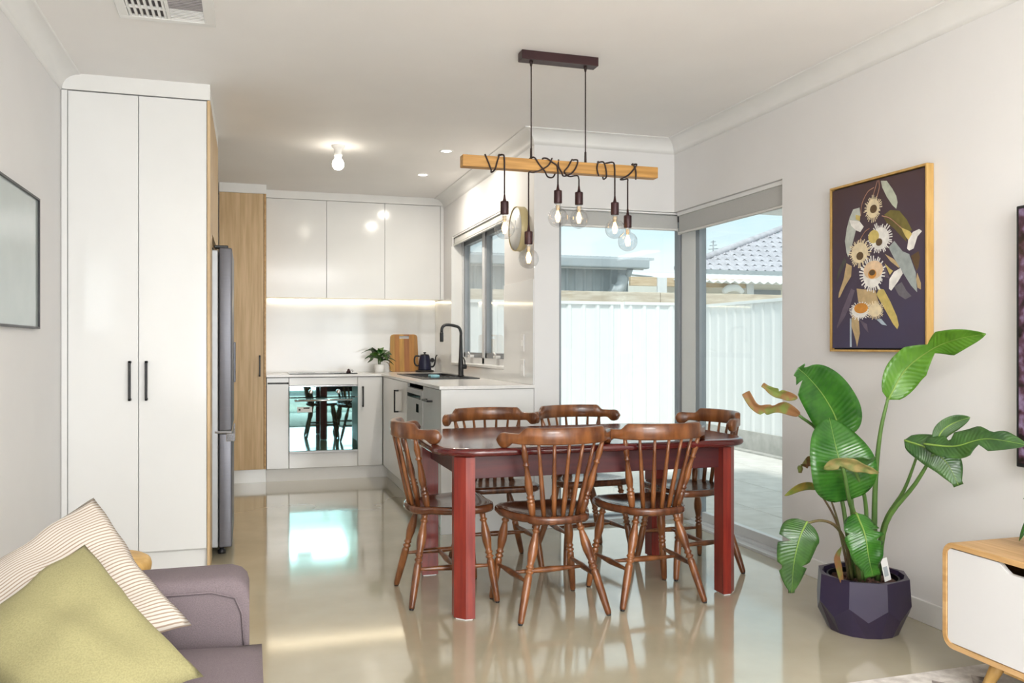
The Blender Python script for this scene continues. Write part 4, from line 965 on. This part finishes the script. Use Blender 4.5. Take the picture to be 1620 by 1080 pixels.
# ------------------------------------------------------------------ framed flower painting on the right wall
t = thing('framed_painting', 'oak-framed painting of cream gum blossoms on a dark purple ground', 'painting', (0, 0, 0))
FX0, FX1 = 2.712, XR - 0.002
Y0, Y1, Z0, Z1 = 2.905, 3.532, 1.150, 1.945
for nm, a, b in (('frame_side', (FX0, Y0, Z0), (FX1, Y0 + 0.010, Z1)), ('frame_side', (FX0, Y1 - 0.010, Z0), (FX1, Y1, Z1)), ('frame_rail', (FX0, Y0 + 0.010, Z0), (FX1, Y1 - 0.010, Z0 + 0.010)), ('frame_rail', (FX0, Y0 + 0.010, Z1 - 0.010), (FX1, Y1 - 0.010, Z1))):
    box(nm, a, b, frame_oak, t, 0.001)
box('shadow_gap', (FX0 + 0.02, Y0 + 0.010, Z0 + 0.010), (FX0 + 0.024, Y1 - 0.010, Z1 - 0.010), dark_m, t)
box('canvas', (FX0 + 0.004, Y0 + 0.017, Z0 + 0.017), (FX0 + 0.02, Y1 - 0.017, Z1 - 0.017), canvas_m, t)
PAINT = [
('grn', [(3.182, 1.92), (3.145, 1.913), (3.111, 1.873), (3.086, 1.836), (3.078, 1.807), (3.086, 1.779), (3.111, 1.8), (3.145, 1.842), (3.173, 1.888)]),
('gry', [(3.322, 1.821), (3.366, 1.819), (3.391, 1.784), (3.411, 1.736), (3.424, 1.677), (3.414, 1.624), (3.401, 1.597), (3.379, 1.637), (3.347, 1.719), (3.316, 1.782)]),
('olv', [(3.162, 1.764), (3.122, 1.78), (3.067, 1.768), (3.024, 1.724), (2.992, 1.673), (3.013, 1.672), (3.056, 1.689), (3.1, 1.727)]),
('oldk', [(3.167, 1.757), (3.145, 1.725), (3.1, 1.695), (3.056, 1.654), (3.024, 1.626), (3.029, 1.654), (3.061, 1.694), (3.111, 1.732)]),
('brn', [(2.998, 1.564), (2.955, 1.58), (2.947, 1.555), (2.955, 1.512), (2.966, 1.497), (2.985, 1.531)]),
('tan', [(2.963, 1.489), (2.942, 1.444), (2.942, 1.416), (2.961, 1.425), (2.969, 1.461)]),
('tan', [(3.156, 1.588), (3.104, 1.562), (3.059, 1.525), (3.07, 1.518), (3.121, 1.552)]),
('blu', [(3.133, 1.615), (3.098, 1.64), (3.048, 1.589), (3.009, 1.573), (2.971, 1.49), (2.963, 1.405), (2.998, 1.436), (3.042, 1.491), (3.098, 1.562)]),
('dkg', [(3.427, 1.603), (3.413, 1.579), (3.454, 1.529), (3.484, 1.482), (3.484, 1.504), (3.467, 1.548)]),
('pur', [(3.38, 1.448), (3.354, 1.437), (3.387, 1.368), (3.427, 1.312), (3.481, 1.26), (3.481, 1.273), (3.44, 1.353)]),
('tan', [(3.413, 1.57), (3.374, 1.553), (3.38, 1.505), (3.42, 1.464), (3.46, 1.412), (3.471, 1.408), (3.467, 1.431), (3.433, 1.496)]),
('pur', [(3.192, 1.562), (3.156, 1.534), (3.127, 1.477), (3.151, 1.483), (3.18, 1.523)]),
('gpu', [(3.098, 1.438), (3.053, 1.456), (3.025, 1.417), (2.995, 1.391), (3.031, 1.379), (3.07, 1.399)]),
('yel', [(3.192, 1.436), (3.162, 1.43), (3.121, 1.373), (3.081, 1.306), (3.07, 1.268), (3.079, 1.25), (3.104, 1.273), (3.156, 1.341), (3.21, 1.411)]),
('ltb', [(3.388, 1.307), (3.377, 1.306), (3.375, 1.172), (3.388, 1.172)]),
('tan', [(3.374, 1.328), (3.328, 1.314), (3.319, 1.235), (3.338, 1.172), (3.348, 1.205), (3.377, 1.271)]),
('pur', [(3.322, 1.3), (3.271, 1.277), (3.262, 1.238), (3.29, 1.26)]),
('ltb', [(3.21, 1.297), (3.18, 1.3), (3.142, 1.268), (3.174, 1.273)]),
('tan', [(3.341, 1.445), (3.216, 1.429), (3.192, 1.368), (3.259, 1.363), (3.328, 1.375)]),
('wht', [(2.951, 1.673), (2.935, 1.662), (2.961, 1.642), (2.982, 1.594), (3.008, 1.587), (3.021, 1.598), (3.013, 1.637), (2.987, 1.665)]),
('yel', [(3.056, 1.693), (3.003, 1.67), (2.992, 1.657), (3.013, 1.633), (3.029, 1.65)]),
('wht', [(3.391, 1.772), (3.322, 1.758), (3.292, 1.728), (3.316, 1.706), (3.347, 1.719), (3.379, 1.744)]),
('yel', [(3.347, 1.791), (3.316, 1.782), (3.319, 1.757), (3.347, 1.77)]),
('wht', [(3.059, 1.517), (3.045, 1.492), (3.076, 1.457), (3.116, 1.421), (3.13, 1.432), (3.127, 1.473), (3.098, 1.504)]),
('yel', [(3.156, 1.546), (3.121, 1.518), (3.104, 1.509), (3.124, 1.492)])]
FLOW = [('crm', (3.231, 1.803), 0.055, 0.058, 1), ('wht', (3.185, 1.661), 0.077, 0.067, 1), ('crm', (3.319, 1.61), 0.076, 0.064, 1), ('wht', (3.234, 1.502), 0.083, 0.081, 1), ('pch', (3.228, 1.523), 0.063, 0.042, 0),
        ('wht', (3.316, 1.339), 0.075, 0.041, 1), ('crm', (3.216, 1.34), 0.057, 0.041, 1), ('org', (3.309, 1.352), 0.047, 0.024, 0), ('yel', (3.225, 1.674), 0.035, 0.03, 0), ('brn', (3.226, 1.8), 0.023, 0.019, 0), ('brn', (3.19, 1.645), 0.021, 0.017, 0),
        ('brn', (3.316, 1.595), 0.024, 0.019, 0), ('org', (3.234, 1.505), 0.027, 0.021, 0), ('brn', (3.234, 1.511), 0.02, 0.013, 0)]
STEM = [[(3.202, 1.924), (3.229, 1.864)], [(3.193, 1.924), (3.19, 1.891), (3.205, 1.852)], [(3.226, 1.897), (3.267, 1.883), (3.304, 1.835), (3.313, 1.782)], [(3.173, 1.761), (3.122, 1.742), (3.056, 1.693)], [(3.255, 1.715), (3.285, 1.702), (3.322, 1.665)]]
keys = list(PAINT_COL); pm = MB(); xx = FX0 + 0.0037; rp = random.Random(3)
def layer(pts):
    global xx
    xx -= 0.00006; pm.poly([(xx, y, z) for y, z in pts])
for kk, ps in PAINT:
    pm.mi = keys.index(kk); layer(ps)
pm.mi = keys.index('pink')
for st in STEM:
    q = bez([(0, y, z) for y, z in st], 12)
    for a, b in zip(q[:-1], q[1:]):
        d_ = Vector((0, -(b.z - a.z), b.y - a.y)).normalized() * 0.0022; e_ = (b - a) * 0.15
        layer([((a - d_ - e_).y, (a - d_ - e_).z), ((b - d_ + e_).y, (b - d_ + e_).z), ((b + d_ + e_).y, (b + d_ + e_).z), ((a + d_ - e_).y, (a + d_ - e_).z)]); xx += 0.00006
    xx -= 0.00006
for kk, (cy, cz), ry, rz, fringe in FLOW:
    pm.mi = keys.index(kk)
    if fringe:
        layer([(cy + ry * 0.74 * math.cos(2 * PI * i / 28), cz + rz * 0.74 * math.sin(2 * PI * i / 28)) for i in range(28)])
        for i in range(34):
            a = 2 * PI * (i + rp.uniform(-.3, .3)) / 34; l = rp.uniform(0.86, 1.12); w_ = 0.075
            layer([(cy + ry * 0.55 * math.cos(a - w_), cz + rz * 0.55 * math.sin(a - w_)), (cy + ry * l * math.cos(a - w_ * 0.55), cz + rz * l * math.sin(a - w_ * 0.55)), (cy + ry * l * math.cos(a + w_ * 0.55), cz + rz * l * math.sin(a + w_ * 0.55)), (cy + ry * 0.55 * math.cos(a + w_), cz + rz * 0.55 * math.sin(a + w_))]); xx += 0.000058
        xx -= 0.00006
    else: layer([(cy + ry * math.cos(2 * PI * i / 24), cz + rz * math.sin(2 * PI * i / 24)) for i in range(24)])
pm.build('painted_blossoms', [paint_mats[k] for k in keys], t)

# ------------------------------------------------------------------ television, low unit, rug (right)
t = thing('television', 'wide black television on the right wall showing purple blossom', 'television')
box('casing', (2.690, 0.80, 0.735), (XR - 0.002, 2.450, 1.690), black_m, t, 0.004)
box('screen', (2.687, 0.812, 0.750), (2.691, 2.436, 1.678), screen_m, t)
t = thing('media_unit', 'low oak media unit with white doors on splayed legs under the television', 'sideboard', (0, 0, 0))
UX0, UX1, UY0, UY1, UZ0, UZ1 = 2.298, 2.725, 0.90, 2.392, 0.140, 0.504
def rr2(y0, y1, z0, z1, r, n=6):
    pts = []
    for cy, cz, a0 in ((y1 - r, z1 - r, 0), (y0 + r, z1 - r, 90), (y0 + r, z0 + r, 180), (y1 - r, z0 + r, 270)):
        for k in range(n + 1):
            a = math.radians(a0 + 90 * k / n); pts.append((cy + r * math.cos(a), cz + r * math.sin(a)))
    return pts
o_, i_ = rr2(UY0, UY1, UZ0, UZ1, 0.045), rr2(UY0 + 0.018, UY1 - 0.018, UZ0 + 0.018, UZ1 - 0.018, 0.03)
m = MB(); m.grid([[(UX1, y, z) for y, z in i_], [(UX1, y, z) for y, z in o_], [(UX0 + 0.003, y, z) for y, z in o_], [(UX0, y, z) for y, z in [(a * 0.9 + b * 0.1, c * 0.9 + d_ * 0.1) for (a, c), (b, d_) in zip(o_, i_)]], [(UX0, y, z) for y, z in i_], [(UX1, y, z) for y, z in i_]], closed_v=True, smooth=False)
m.build('cabinet_shell', oakh_m, t)
box('back_panel', (UX1 - 0.01, UY0 + 0.019, UZ0 + 0.019), (UX1 - 0.002, UY1 - 0.019, UZ1 - 0.019), dark_m, t)
for y0, y1 in ((UY0 + 0.021, 1.643), (1.649, UY1 - 0.021)):
    # door with a rounded finger cut-out in its top edge
    z0, z1 = UZ0 + 0.021, UZ1 - 0.022; c = y1 - 0.285 if y1 > 2 else (y0 + y1) / 2
    pts = [(y0, z0)] + [(y1, z0), (y1, z1)]
    for k in range(9):
        a = k / 8; yy = c + 0.075 - 0.15 * a; pts.append((yy, z1 - 0.028 * min(1, math.sin(PI * a) * 1.5)))
    pts += [(y0, z1)]
    m = MB(); lo = [m.bm.verts.new((UX0 + 0.022, y, z)) for y, z in pts]; hi = [m.bm.verts.new((UX0 + 0.004, y, z)) for y, z in pts]
    m.bm.faces.new(lo); m.bm.faces.new(hi[::-1])
    for k in range(len(pts)): m.bm.faces.new((lo[k], lo[(k + 1) % len(pts)], hi[(k + 1) % len(pts)], hi[k]))
    m.build('door', tvunit_m, t)
for y, sy in ((UY0 + 0.17, -1), (UY1 - 0.17, 1)):
    for x, sx in ((UX0 + 0.08, -1), (UX1 - 0.09, 1)):
        m = MB(); m.turned((x, y, UZ0 - 0.001), (x + sx * 0.02, y + sy * 0.055, 0.011), [(0, 0.024), (1, 0.014)], 12); m.build('leg', frame_oak, t)
m = MB()
for x in (UX0 + 0.08, UX1 - 0.09): m.box((x - 0.012, UY0 + 0.19, UZ0 - 0.036), (x + 0.012, UY1 - 0.19, UZ0 - 0.001))
m.build('rail', frame_oak, t)
t = thing('trailing_plant', 'small trailing green plant in a white pot on the media unit', 'plant', (2.50, 2.12, 0.5045))
MB().lathe([(0.0, 0), (0.05, 0), (0.065, 0.11), (0.060, 0.11), (0.055, 0.09), (0.0, 0.09)], seg=24).build('pot', ceramic_m, t)
for i in range(18):
    a = 2 * PI * i / 18; r_ = 0.07 + 0.05 * ((i * 5) % 7) / 7
    p0 = Vector((0.03 * math.cos(a), 0.03 * math.sin(a), 0.10)); p2 = Vector((r_ * 1.15 * math.cos(a), r_ * 1.15 * math.sin(a), 0.16 - 0.12 * ((i * 3) % 5) / 4)); p1 = (p0 + p2) / 2 + Vector((0, 0, 0.05))
    leaf('leaf', leafl_m if i % 2 else leaf_m, [p0, p1, p2], 0.024, t, (-math.sin(a), math.cos(a), 0.1), 0.15, base=0.4, n=8, rib=False)
r = thing('area_rug', 'pale mottled flat rug under the media unit at the bottom right', 'rug')
box('pile', (0.55, 0.1, 0.0005), (2.66, 2.49, 0.009), rug_m, r, 0.002)
m = MB()
for i in range(12):
    for j in range(3):
        x, y = 0.75 + i * 0.17, 2.36 - j * 0.26; m.prism([(x - 0.05, y), (x, y - 0.06), (x + 0.05, y), (x, y + 0.06)], 0.0088, 0.0096)
m.build('motif', rug2_m, r)

# ------------------------------------------------------------------ picture on the left wall
t = thing('framed_glass_picture', 'thin black-framed pale grey glass picture on the left wall', 'picture')
LX = XL + 0.001
box('glass', (LX + 0.004, 2.92, 1.262), (LX + 0.012, 4.243, 1.822), frost_m, t)
for nm, a, b in (('frame_side', (LX, 4.243, 1.253), (LX + 0.02, 4.254, 1.831)), ('frame_side', (LX, 2.909, 1.253), (LX + 0.02, 2.92, 1.831)), ('frame_rail', (LX, 2.92, 1.253), (LX + 0.02, 4.243, 1.262)), ('frame_rail', (LX, 2.92, 1.822), (LX + 0.02, 4.243, 1.831))): box(nm, a, b, black_m, t)

# ------------------------------------------------------------------ sofa, cushions, stool (left foreground)
t = thing('sofa', 'mauve-grey fabric sofa with low squared arms', 'sofa', (0, 0, 0))
AY0, AY1, AZ = 2.245, 2.42, 0.600
m = MB()
prof = []   # arm: rounded-top slab, slightly softened front corner
def arm(y0, y1):
    m = MB(); rows = []
    for x in [-0.86, -0.85, -0.70, -0.45, -0.22, -0.10, -0.045, -0.02, -0.006, 0.0]:
        e = 0.0 if x < -0.06 else (0.05 * (1 - math.sqrt(max(0, 1 - ((x + 0.05) / 0.05) ** 2))) if x > -0.05 else 0)
        z1 = AZ - e * 0.9 - (0.010 if x > -0.3 else 0) * 0; ring = []
        for a in [k / 10 for k in range(11)]:
            th = PI * a; ring.append((x, (y0 + y1) / 2 - (y1 - y0) / 2 * math.copysign(abs(math.cos(th)) ** 0.35, math.cos(th)), z1 - 0.045 + 0.045 * abs(math.sin(th)) ** 0.55))
        ring += [(x, y1, 0.16), (x, y0, 0.16)]
        rows.append(ring)
    m.grid(rows, closed_v=True, caps=True); return m
arm(AY0, AY1).build('arm', sofa_m, t); arm(0.28, 0.455).build('arm', sofa_m, t)
sm = MB(); sm.tube([(-0.72, AY0 - 0.002, AZ - 0.035), (-0.30, AY0 - 0.003, AZ - 0.032), (-0.09, AY0 - 0.003, AZ - 0.033), (-0.035, AY0 - 0.003, AZ - 0.05), (-0.018, AY0 - 0.003, AZ - 0.09), (-0.012, AY0 - 0.003, 0.42)], 0.0028, 6)
sm.build('piping', sofa_m, t)
MB().box((-0.88, 0.30, 0.14), (-0.012, AY1 - 0.01, 0.30), 0.02, 3).build('base', sofa_m, t)
MB().box((-0.88, 0.28, 0.16), (-0.66, AY1, 0.74), 0.06, 4).build('backrest', sofa_m, t)
for y0, y1 in ((0.46, 1.348), (1.352, AY0 - 0.003)):
    m = MB(); rows = []
    xs = [-0.655 + 0.685 * k / 12 for k in range(13)]
    for k in range(13):
        ring = []
        for j in range(13):
            u, v = k / 12, j / 12; e = (1 - abs(2 * u - 1) ** 5) * (1 - abs(2 * v - 1) ** 6)
            ring.append((xs[k], y0 + (y1 - y0) * v, 0.428 + 0.045 * e))
        rows.append([(xs[k], y0, 0.302)] + ring + [(xs[k], y1, 0.302)])
    m.grid(rows, closed_v=True, caps=True); m.build('seat_cushion', sofa_m, t)
for x in (-0.80, -0.09):
    for y in (0.38, AY1 - 0.09): MB().turned((x, y, 0.145), (x, y, 0.0), [(0, 0.024), (1, 0.015)], 12).build('leg', frame_oak, t)

def cushion(name, label, corners, th, m, group=None, n=22, uvrot=False):
    """corners: left, bottom, right, top (3D)"""
    l, b, r, tp = [Vector(c) for c in corners]
    nrm = (r - l).cross(tp - b).normalized()
    if nrm.y > 0: nrm = -nrm
    me = bpy.data.meshes.new(name); bm = bmesh.new(); uvl = bm.loops.layers.uv.new('UVMap'); rr = random.Random(11)
    G = {}
    for sgn in (1, -1):
        for i in range(n + 1):
            for j in range(n + 1):
                u, v = i / n, j / n
                if sgn < 0 and (i in (0, n) or j in (0, n)): G[sgn, i, j] = G[1, i, j]; continue
                eu, ev = 4 * u * (1 - u), 4 * v * (1 - v)
                pin = 0.055
                uu = 0.5 + (u - 0.5) * (1 - pin * ev * (1 - eu)); vv = 0.5 + (v - 0.5) * (1 - pin * eu * (1 - ev))
                uu += 0.010 * math.sin(v * 9 + 1) * (1 - eu) + 0.006 * math.sin(v * 23) * (1 - eu) * ev; vv += 0.010 * math.sin(u * 8 + 2) * (1 - ev) + 0.006 * math.sin(u * 21) * (1 - ev) * eu
                p = b.lerp(r, uu).lerp(l.lerp(tp, uu), vv)
                h = th / 2 * (max(eu, 0) * max(ev, 0)) ** 0.42
                wr = 0.008 * math.sin(u * 13 + v * 5) * eu * ev + 0.004 * math.sin(u * 5 - v * 19 + 1) * eu * ev + 0.004 * math.sin(v * 21 - u * 9) * (1 - eu * ev) * min(1, 8 * eu * ev)
                G[sgn, i, j] = bm.verts.new(p + nrm * sgn * (h + wr))
    for sgn in (1, -1):
        for i in range(n):
            for j in range(n):
                q = [(i, j), (i + 1, j), (i + 1, j + 1), (i, j + 1)]
                if sgn < 0: q = q[::-1]
                f = bm.faces.new([G[sgn, a, c] for a, c in q]); f.smooth = True
                for lp, (a, c) in zip(f.loops, q): lp[uvl].uv = (a / n, c / n) if not uvrot else (c / n, a / n)
    bmesh.ops.recalc_face_normals(bm, faces=bm.faces)
    bm.to_mesh(me); bm.free(); me.materials.append(m)
    o = link(name, me); return tag(o, label, 'cushion', group)
cushion('cushion', 'plain olive green linen cushion at the front of the sofa', [(-0.600, 1.99, 0.570), (-0.300, 1.640, 0.490), (-0.091, 1.828, 0.513), (-0.358, 2.140, 0.730)], 0.13, cush_m)
cushion('cushion', 'cream cushion with thin brown stripes behind the green cushion', [(-0.665, 2.225, 0.628), (-0.405, 1.97, 0.480), (-0.130, 2.090, 0.538), (-0.374, 2.360, 0.800)], 0.085, stripe_m, uvrot=False)
t = thing('wooden_stool', 'small round wooden stool behind the sofa arm', 'stool', (-0.405, 2.62, 0))
MB().lathe([(0.0, 0.537), (0.125, 0.537), (0.138, 0.545), (0.140, 0.559), (0.136, 0.573), (0.125, 0.580), (0.0, 0.582)], seg=32).build('seat', frame_oak, t)
for k in range(3):
    a = 2 * PI * k / 3 + 0.4; MB().turned((0.08 * math.cos(a), 0.08 * math.sin(a), 0.539), (0.13 * math.cos(a), 0.13 * math.sin(a), 0.0), [(0, 0.016), (1, 0.012)], 10).build('leg', frame_oak, t)

# ------------------------------------------------------------------ outside
struct(box('ground', (-14, -14, -0.30), (40, 40, -0.14), ground_m))
e = MB(); e.box((XR + 0.15, -3.2, 2.20), (4.10, 5.80, 2.30)).box((XK + 0.16, YB + 0.15, 2.20), (XR + 0.15, 5.80, 2.30)); struct(e.build('trim_11', trim_m))
pt = setting('patio')
pv = None; py0 = -0.06
k = 0
for iy in range(13):
    for ix in range(9):
        x, y = 2.915 + ix * 0.305 * 2, 3.0 + iy * 0.61 - 0.0
        if x > 5.36 or y > 9.5: continue
        x1 = min(x + 0.603, 5.36)
        if x1 - x < 0.1: continue
        if abs(x1 - x - 0.603) < 1e-6 and pv is not None:
            o = link('paver', pv, pt, (x, y, py0))
        else:
            o = box('paver', (0, 0, 0), (x1 - x, 0.603, 0.045), paver_m, pt, 0.004, loc=(x, y, py0), seg=1)
            if abs(x1 - x - 0.603) < 1e-6: pv = o.data
        k += 1
pv2 = None
for iy in range(8):
    for ix in range(3):
        x, y = 1.085 + ix * 0.61, 5.40 + iy * 0.61
        if x > 2.8 or y > 9.5: continue
        if x < 2.0: continue
        link('paver', pv, pt, (x - 0.0, y, py0))
box('paver_bed', (1.95, 2.9, -0.139), (5.40, 9.85, -0.062), plinth_m, pt)

def corrugated(mb, p0, p1, z0, z1, pitch=0.19, depth=0.022, nrm=(0, -1)):
    p0, p1 = Vector(p0), Vector(p1); L_ = (p1 - p0).length; d_ = (p1 - p0).normalized(); n_ = Vector(nrm); pts = []
    k = 0; s_ = 0.0
    seq = ((0, 0), (0.30, 0), (0.42, 1), (0.58, 1), (0.70, 0))
    while s_ < L_ - 1e-6:
        for a, h in seq:
            u = s_ + a * pitch
            if u <= L_: pts.append(p0 + d_ * u + n_ * h * depth)
        s_ += pitch
    pts.append(p1)
    mb.grid([[(p.x, p.y, z0) for p in pts], [(p.x, p.y, z1) for p in pts], [(p.x - n_.x * 0.003, p.y - n_.y * 0.003, z1) for p in pts], [(p.x - n_.x * 0.003, p.y - n_.y * 0.003, z0) for p in pts]], closed_u=True, smooth=False)
t = thing('boundary_fence', 'white ribbed steel fence along the back of the yard', 'fence')
x = -0.2
while x < 5.4:
    x1 = min(x + 2.35, 5.43); m = MB(); corrugated(m, (x + 0.02, 9.90), (x1 - 0.02, 9.90), 0.12, 1.70); m.build('sheet_panel', fence_m, t)
    box('post', (x - 0.025, 9.885, -0.14), (x + 0.025, 9.935, 1.725), fence_m, t, 0.004)
    box('top_rail', (x + 0.026, 9.87, 1.69), (x1 - 0.026, 9.925, 1.728), fence_m, t, 0.003); x += 2.35
box('plinth', (-0.2, 9.88, -0.14), (5.40, 9.94, 0.13), plinth_m, t)
t = thing('boundary_fence', 'white ribbed steel fence along the right side of the patio, on a concrete plinth', 'fence')
y = 9.86
while y > 2.6:
    y1 = max(y - 2.35, 2.5); m = MB(); corrugated(m, (5.43, y - 0.03), (5.43, y1 + 0.03), 0.20, 1.66, depth=0.013, nrm=(-1, 0)); m.build('sheet_panel', fence_m, t)
    box('post', (5.415, y1 - 0.025, -0.14), (5.465, y1 + 0.025, 1.685), fence_m, t, 0.004)
    box('top_rail', (5.40, y1 + 0.026, 1.65), (5.455, y - 0.026, 1.685), fence_m, t, 0.003); y = y1
box('plinth', (5.40, 2.5, -0.14), (5.47, 9.86, 0.21), plinth_m, t)
box('paver_edge', (5.30, 2.5, -0.10), (5.40, 9.86, 0.0), plinth_m, t)

t = thing('timber_fence', 'weathered horizontal timber board fence seen over the white fence', 'fence')
for i in range(5):
    for j, (z0, z1) in enumerate(((1.45, 1.74), (1.75, 1.905))):
        box('board', (1.0 + i * 2.2, 10.6, z0), (1.0 + i * 2.2 + 2.19, 10.625, z1), board_m, t, 0.003)
    box('post', (1.0 + i * 2.2, 10.63, -0.14), (1.0 + i * 2.2 + 0.09, 10.72, 1.90), board_m, t, 0.004)
t = thing('garden_shed', 'grey ribbed steel shed with a blue-grey gutter beyond the back fence', 'shed')
m = MB(); corrugated(m, (1.6, 13.0), (6.02, 13.0), -0.14, 2.46, 0.155, 0.03); m.build('wall', shed_m, t)
box('side_wall', (6.0, 13.0, -0.14), (6.02, 16.0, 2.46), shed_m, t)
g = MB(); g.box((1.4, 12.55, 2.42), (6.20, 12.68, 2.575), 0.02); g.build('gutter', gutter_m, t)
g = MB(); corrugated(g, (1.4, 12.60), (6.29, 12.60), 2.575, 2.60, 0.11, 0.02); g.build('roof_edge', shed_m, t)
m = MB(); m.grid([[(1.4, 12.58, 2.59), (6.29, 12.58, 2.59)], [(1.4, 16.2, 2.75), (6.29, 16.2, 2.75)]], smooth=False); o = m.build('roof_sheet', shed_m, t); sol = o.modifiers.new('thickness', 'SOLIDIFY'); sol.thickness = 0.03
box('fascia', (1.4, 12.68, 2.405), (6.15, 12.72, 2.45), alul_m, t)
MB().tube([(5.90, 12.66, 2.42), (5.90, 12.72, 2.34), (5.90, 12.90, 2.20), (5.90, 12.92, 2.05), (5.90, 12.92, -0.1)], 0.05, 10).build('downpipe', gutter_m, t)
MB().tube(bez([(5.62, 12.80, 2.10), (5.70, 12.80, 2.08), (5.80, 12.80, 2.16), (5.83, 12.80, 2.32)], 10), 0.09, 12).build('vent_pipe', shed_m, t)
t = thing('neighbour_pergola', 'timber pergola with white corrugated roofing behind the fences', 'pergola')
box('beam', (5.60, 12.0, 2.10), (7.72, 12.07, 2.235), beam_m, t, 0.003)
box('post', (6.04, 11.96, -0.14), (6.20, 12.0, 2.235), alul_m, t, 0.004)
box('post', (7.62, 11.96, -0.14), (7.75, 12.08, 2.20), alul_m, t, 0.004)
m = MB(); 
rows = [[(6.33 + k * 0.0375, y, z + 0.022 * math.sin(k * PI / 2)) for k in range(100)] for y, z in ((11.75, 2.175), (14.5, 2.53))]
m.grid(rows); o = m.build('roof_sheet', fence_m, t); sol = o.modifiers.new('thickness', 'SOLIDIFY'); sol.thickness = 0.012
box('wall', (6.35, 12.5, -0.14), (9.6, 12.55, 2.2), render_m, t)
box('window_opening', (7.95, 12.47, 1.92), (8.6, 12.5, 2.11), alu_m, t)
MB().tube(bez([(7.15, 11.9, 2.02), (7.25, 11.9, 2.08), (7.40, 11.9, 2.09), (7.50, 11.9, 2.02)], 10), [0.03, 0.05, 0.055, 0.06, 0.06, 0.06, 0.06, 0.05, 0.045, 0.04], 10).build('vent_cowl', fence_m, t)
t = thing('tiled_roof_house', 'neighbouring house with a grey tiled hip roof', 'house')
box('wall', (9.0, 16.3, -0.14), (16.0, 22.0, 2.70), render_m, t)
box('fascia', (8.6, 15.95, 2.62), (16.4, 16.05, 2.78), gutter_m, t)
# hip roof plane rising to the right, courses of tiles as one mass
m = MB(); rs = 0.42
hip0, hip1 = 8.3, 12.8
for j in range(14):
    z0 = 2.76 + j * 0.1366; y0 = 16.0 + j * 0.23
    for i in range(33):
        x = 8.6 + i * 0.22 + (0.11 if j % 2 else 0)
        if x < 8.6 + j * 0.446 or x > 15.5: continue
        a, b, c, e = 0.26, 0.154, 0.06, 0.205
        m.grid([[(x, y0, z0 + 0.008), (x + c, y0, z0 + 0.045), (x + 2 * c, y0, z0 + 0.016), (x + e, y0, z0 + 0.024)], [(x, y0 + a, z0 + b), (x + c, y0 + a, z0 + b + 0.037), (x + 2 * c, y0 + a, z0 + b + 0.008), (x + e, y0 + a, z0 + b + 0.016)]], smooth=False)
        m.grid([[(x, y0, z0 - 0.03), (x + e, y0, z0 - 0.03)], [(x, y0, z0 + 0.008), (x + e, y0, z0 + 0.024)]], smooth=False)
o = m.build('roof_tiles', tile_m, t); o['kind'] = 'stuff'
m = MB(); m.grid([[(8.5, 16.0, 2.72), (16.4, 16.0, 2.72)], [(14.6, 19.3, 4.6), (16.4, 19.3, 4.6)]], smooth=False); m.build('roof_plane', gutter_m, t)
MB().tube([(8.5, 15.98, 2.78), (14.6, 19.2, 4.72)], 0.07, 8).build('hip_capping', tile_m, t)
t = thing('tv_antenna', 'thin television antenna on the roof beyond the sliding door', 'antenna', (9.904, 16.9, 2.9))
m = MB(); m.tube([(0, 0, 0), (0, 0, 0.62)], 0.012, 6)
for q, z in enumerate((0.42, 0.50, 0.58)): m.tube([(-0.12 + 0.03 * q, 0, z), (0.12 - 0.03 * q, 0, z + 0.02)], 0.008, 5)
m.build('mast', alu_m, t)
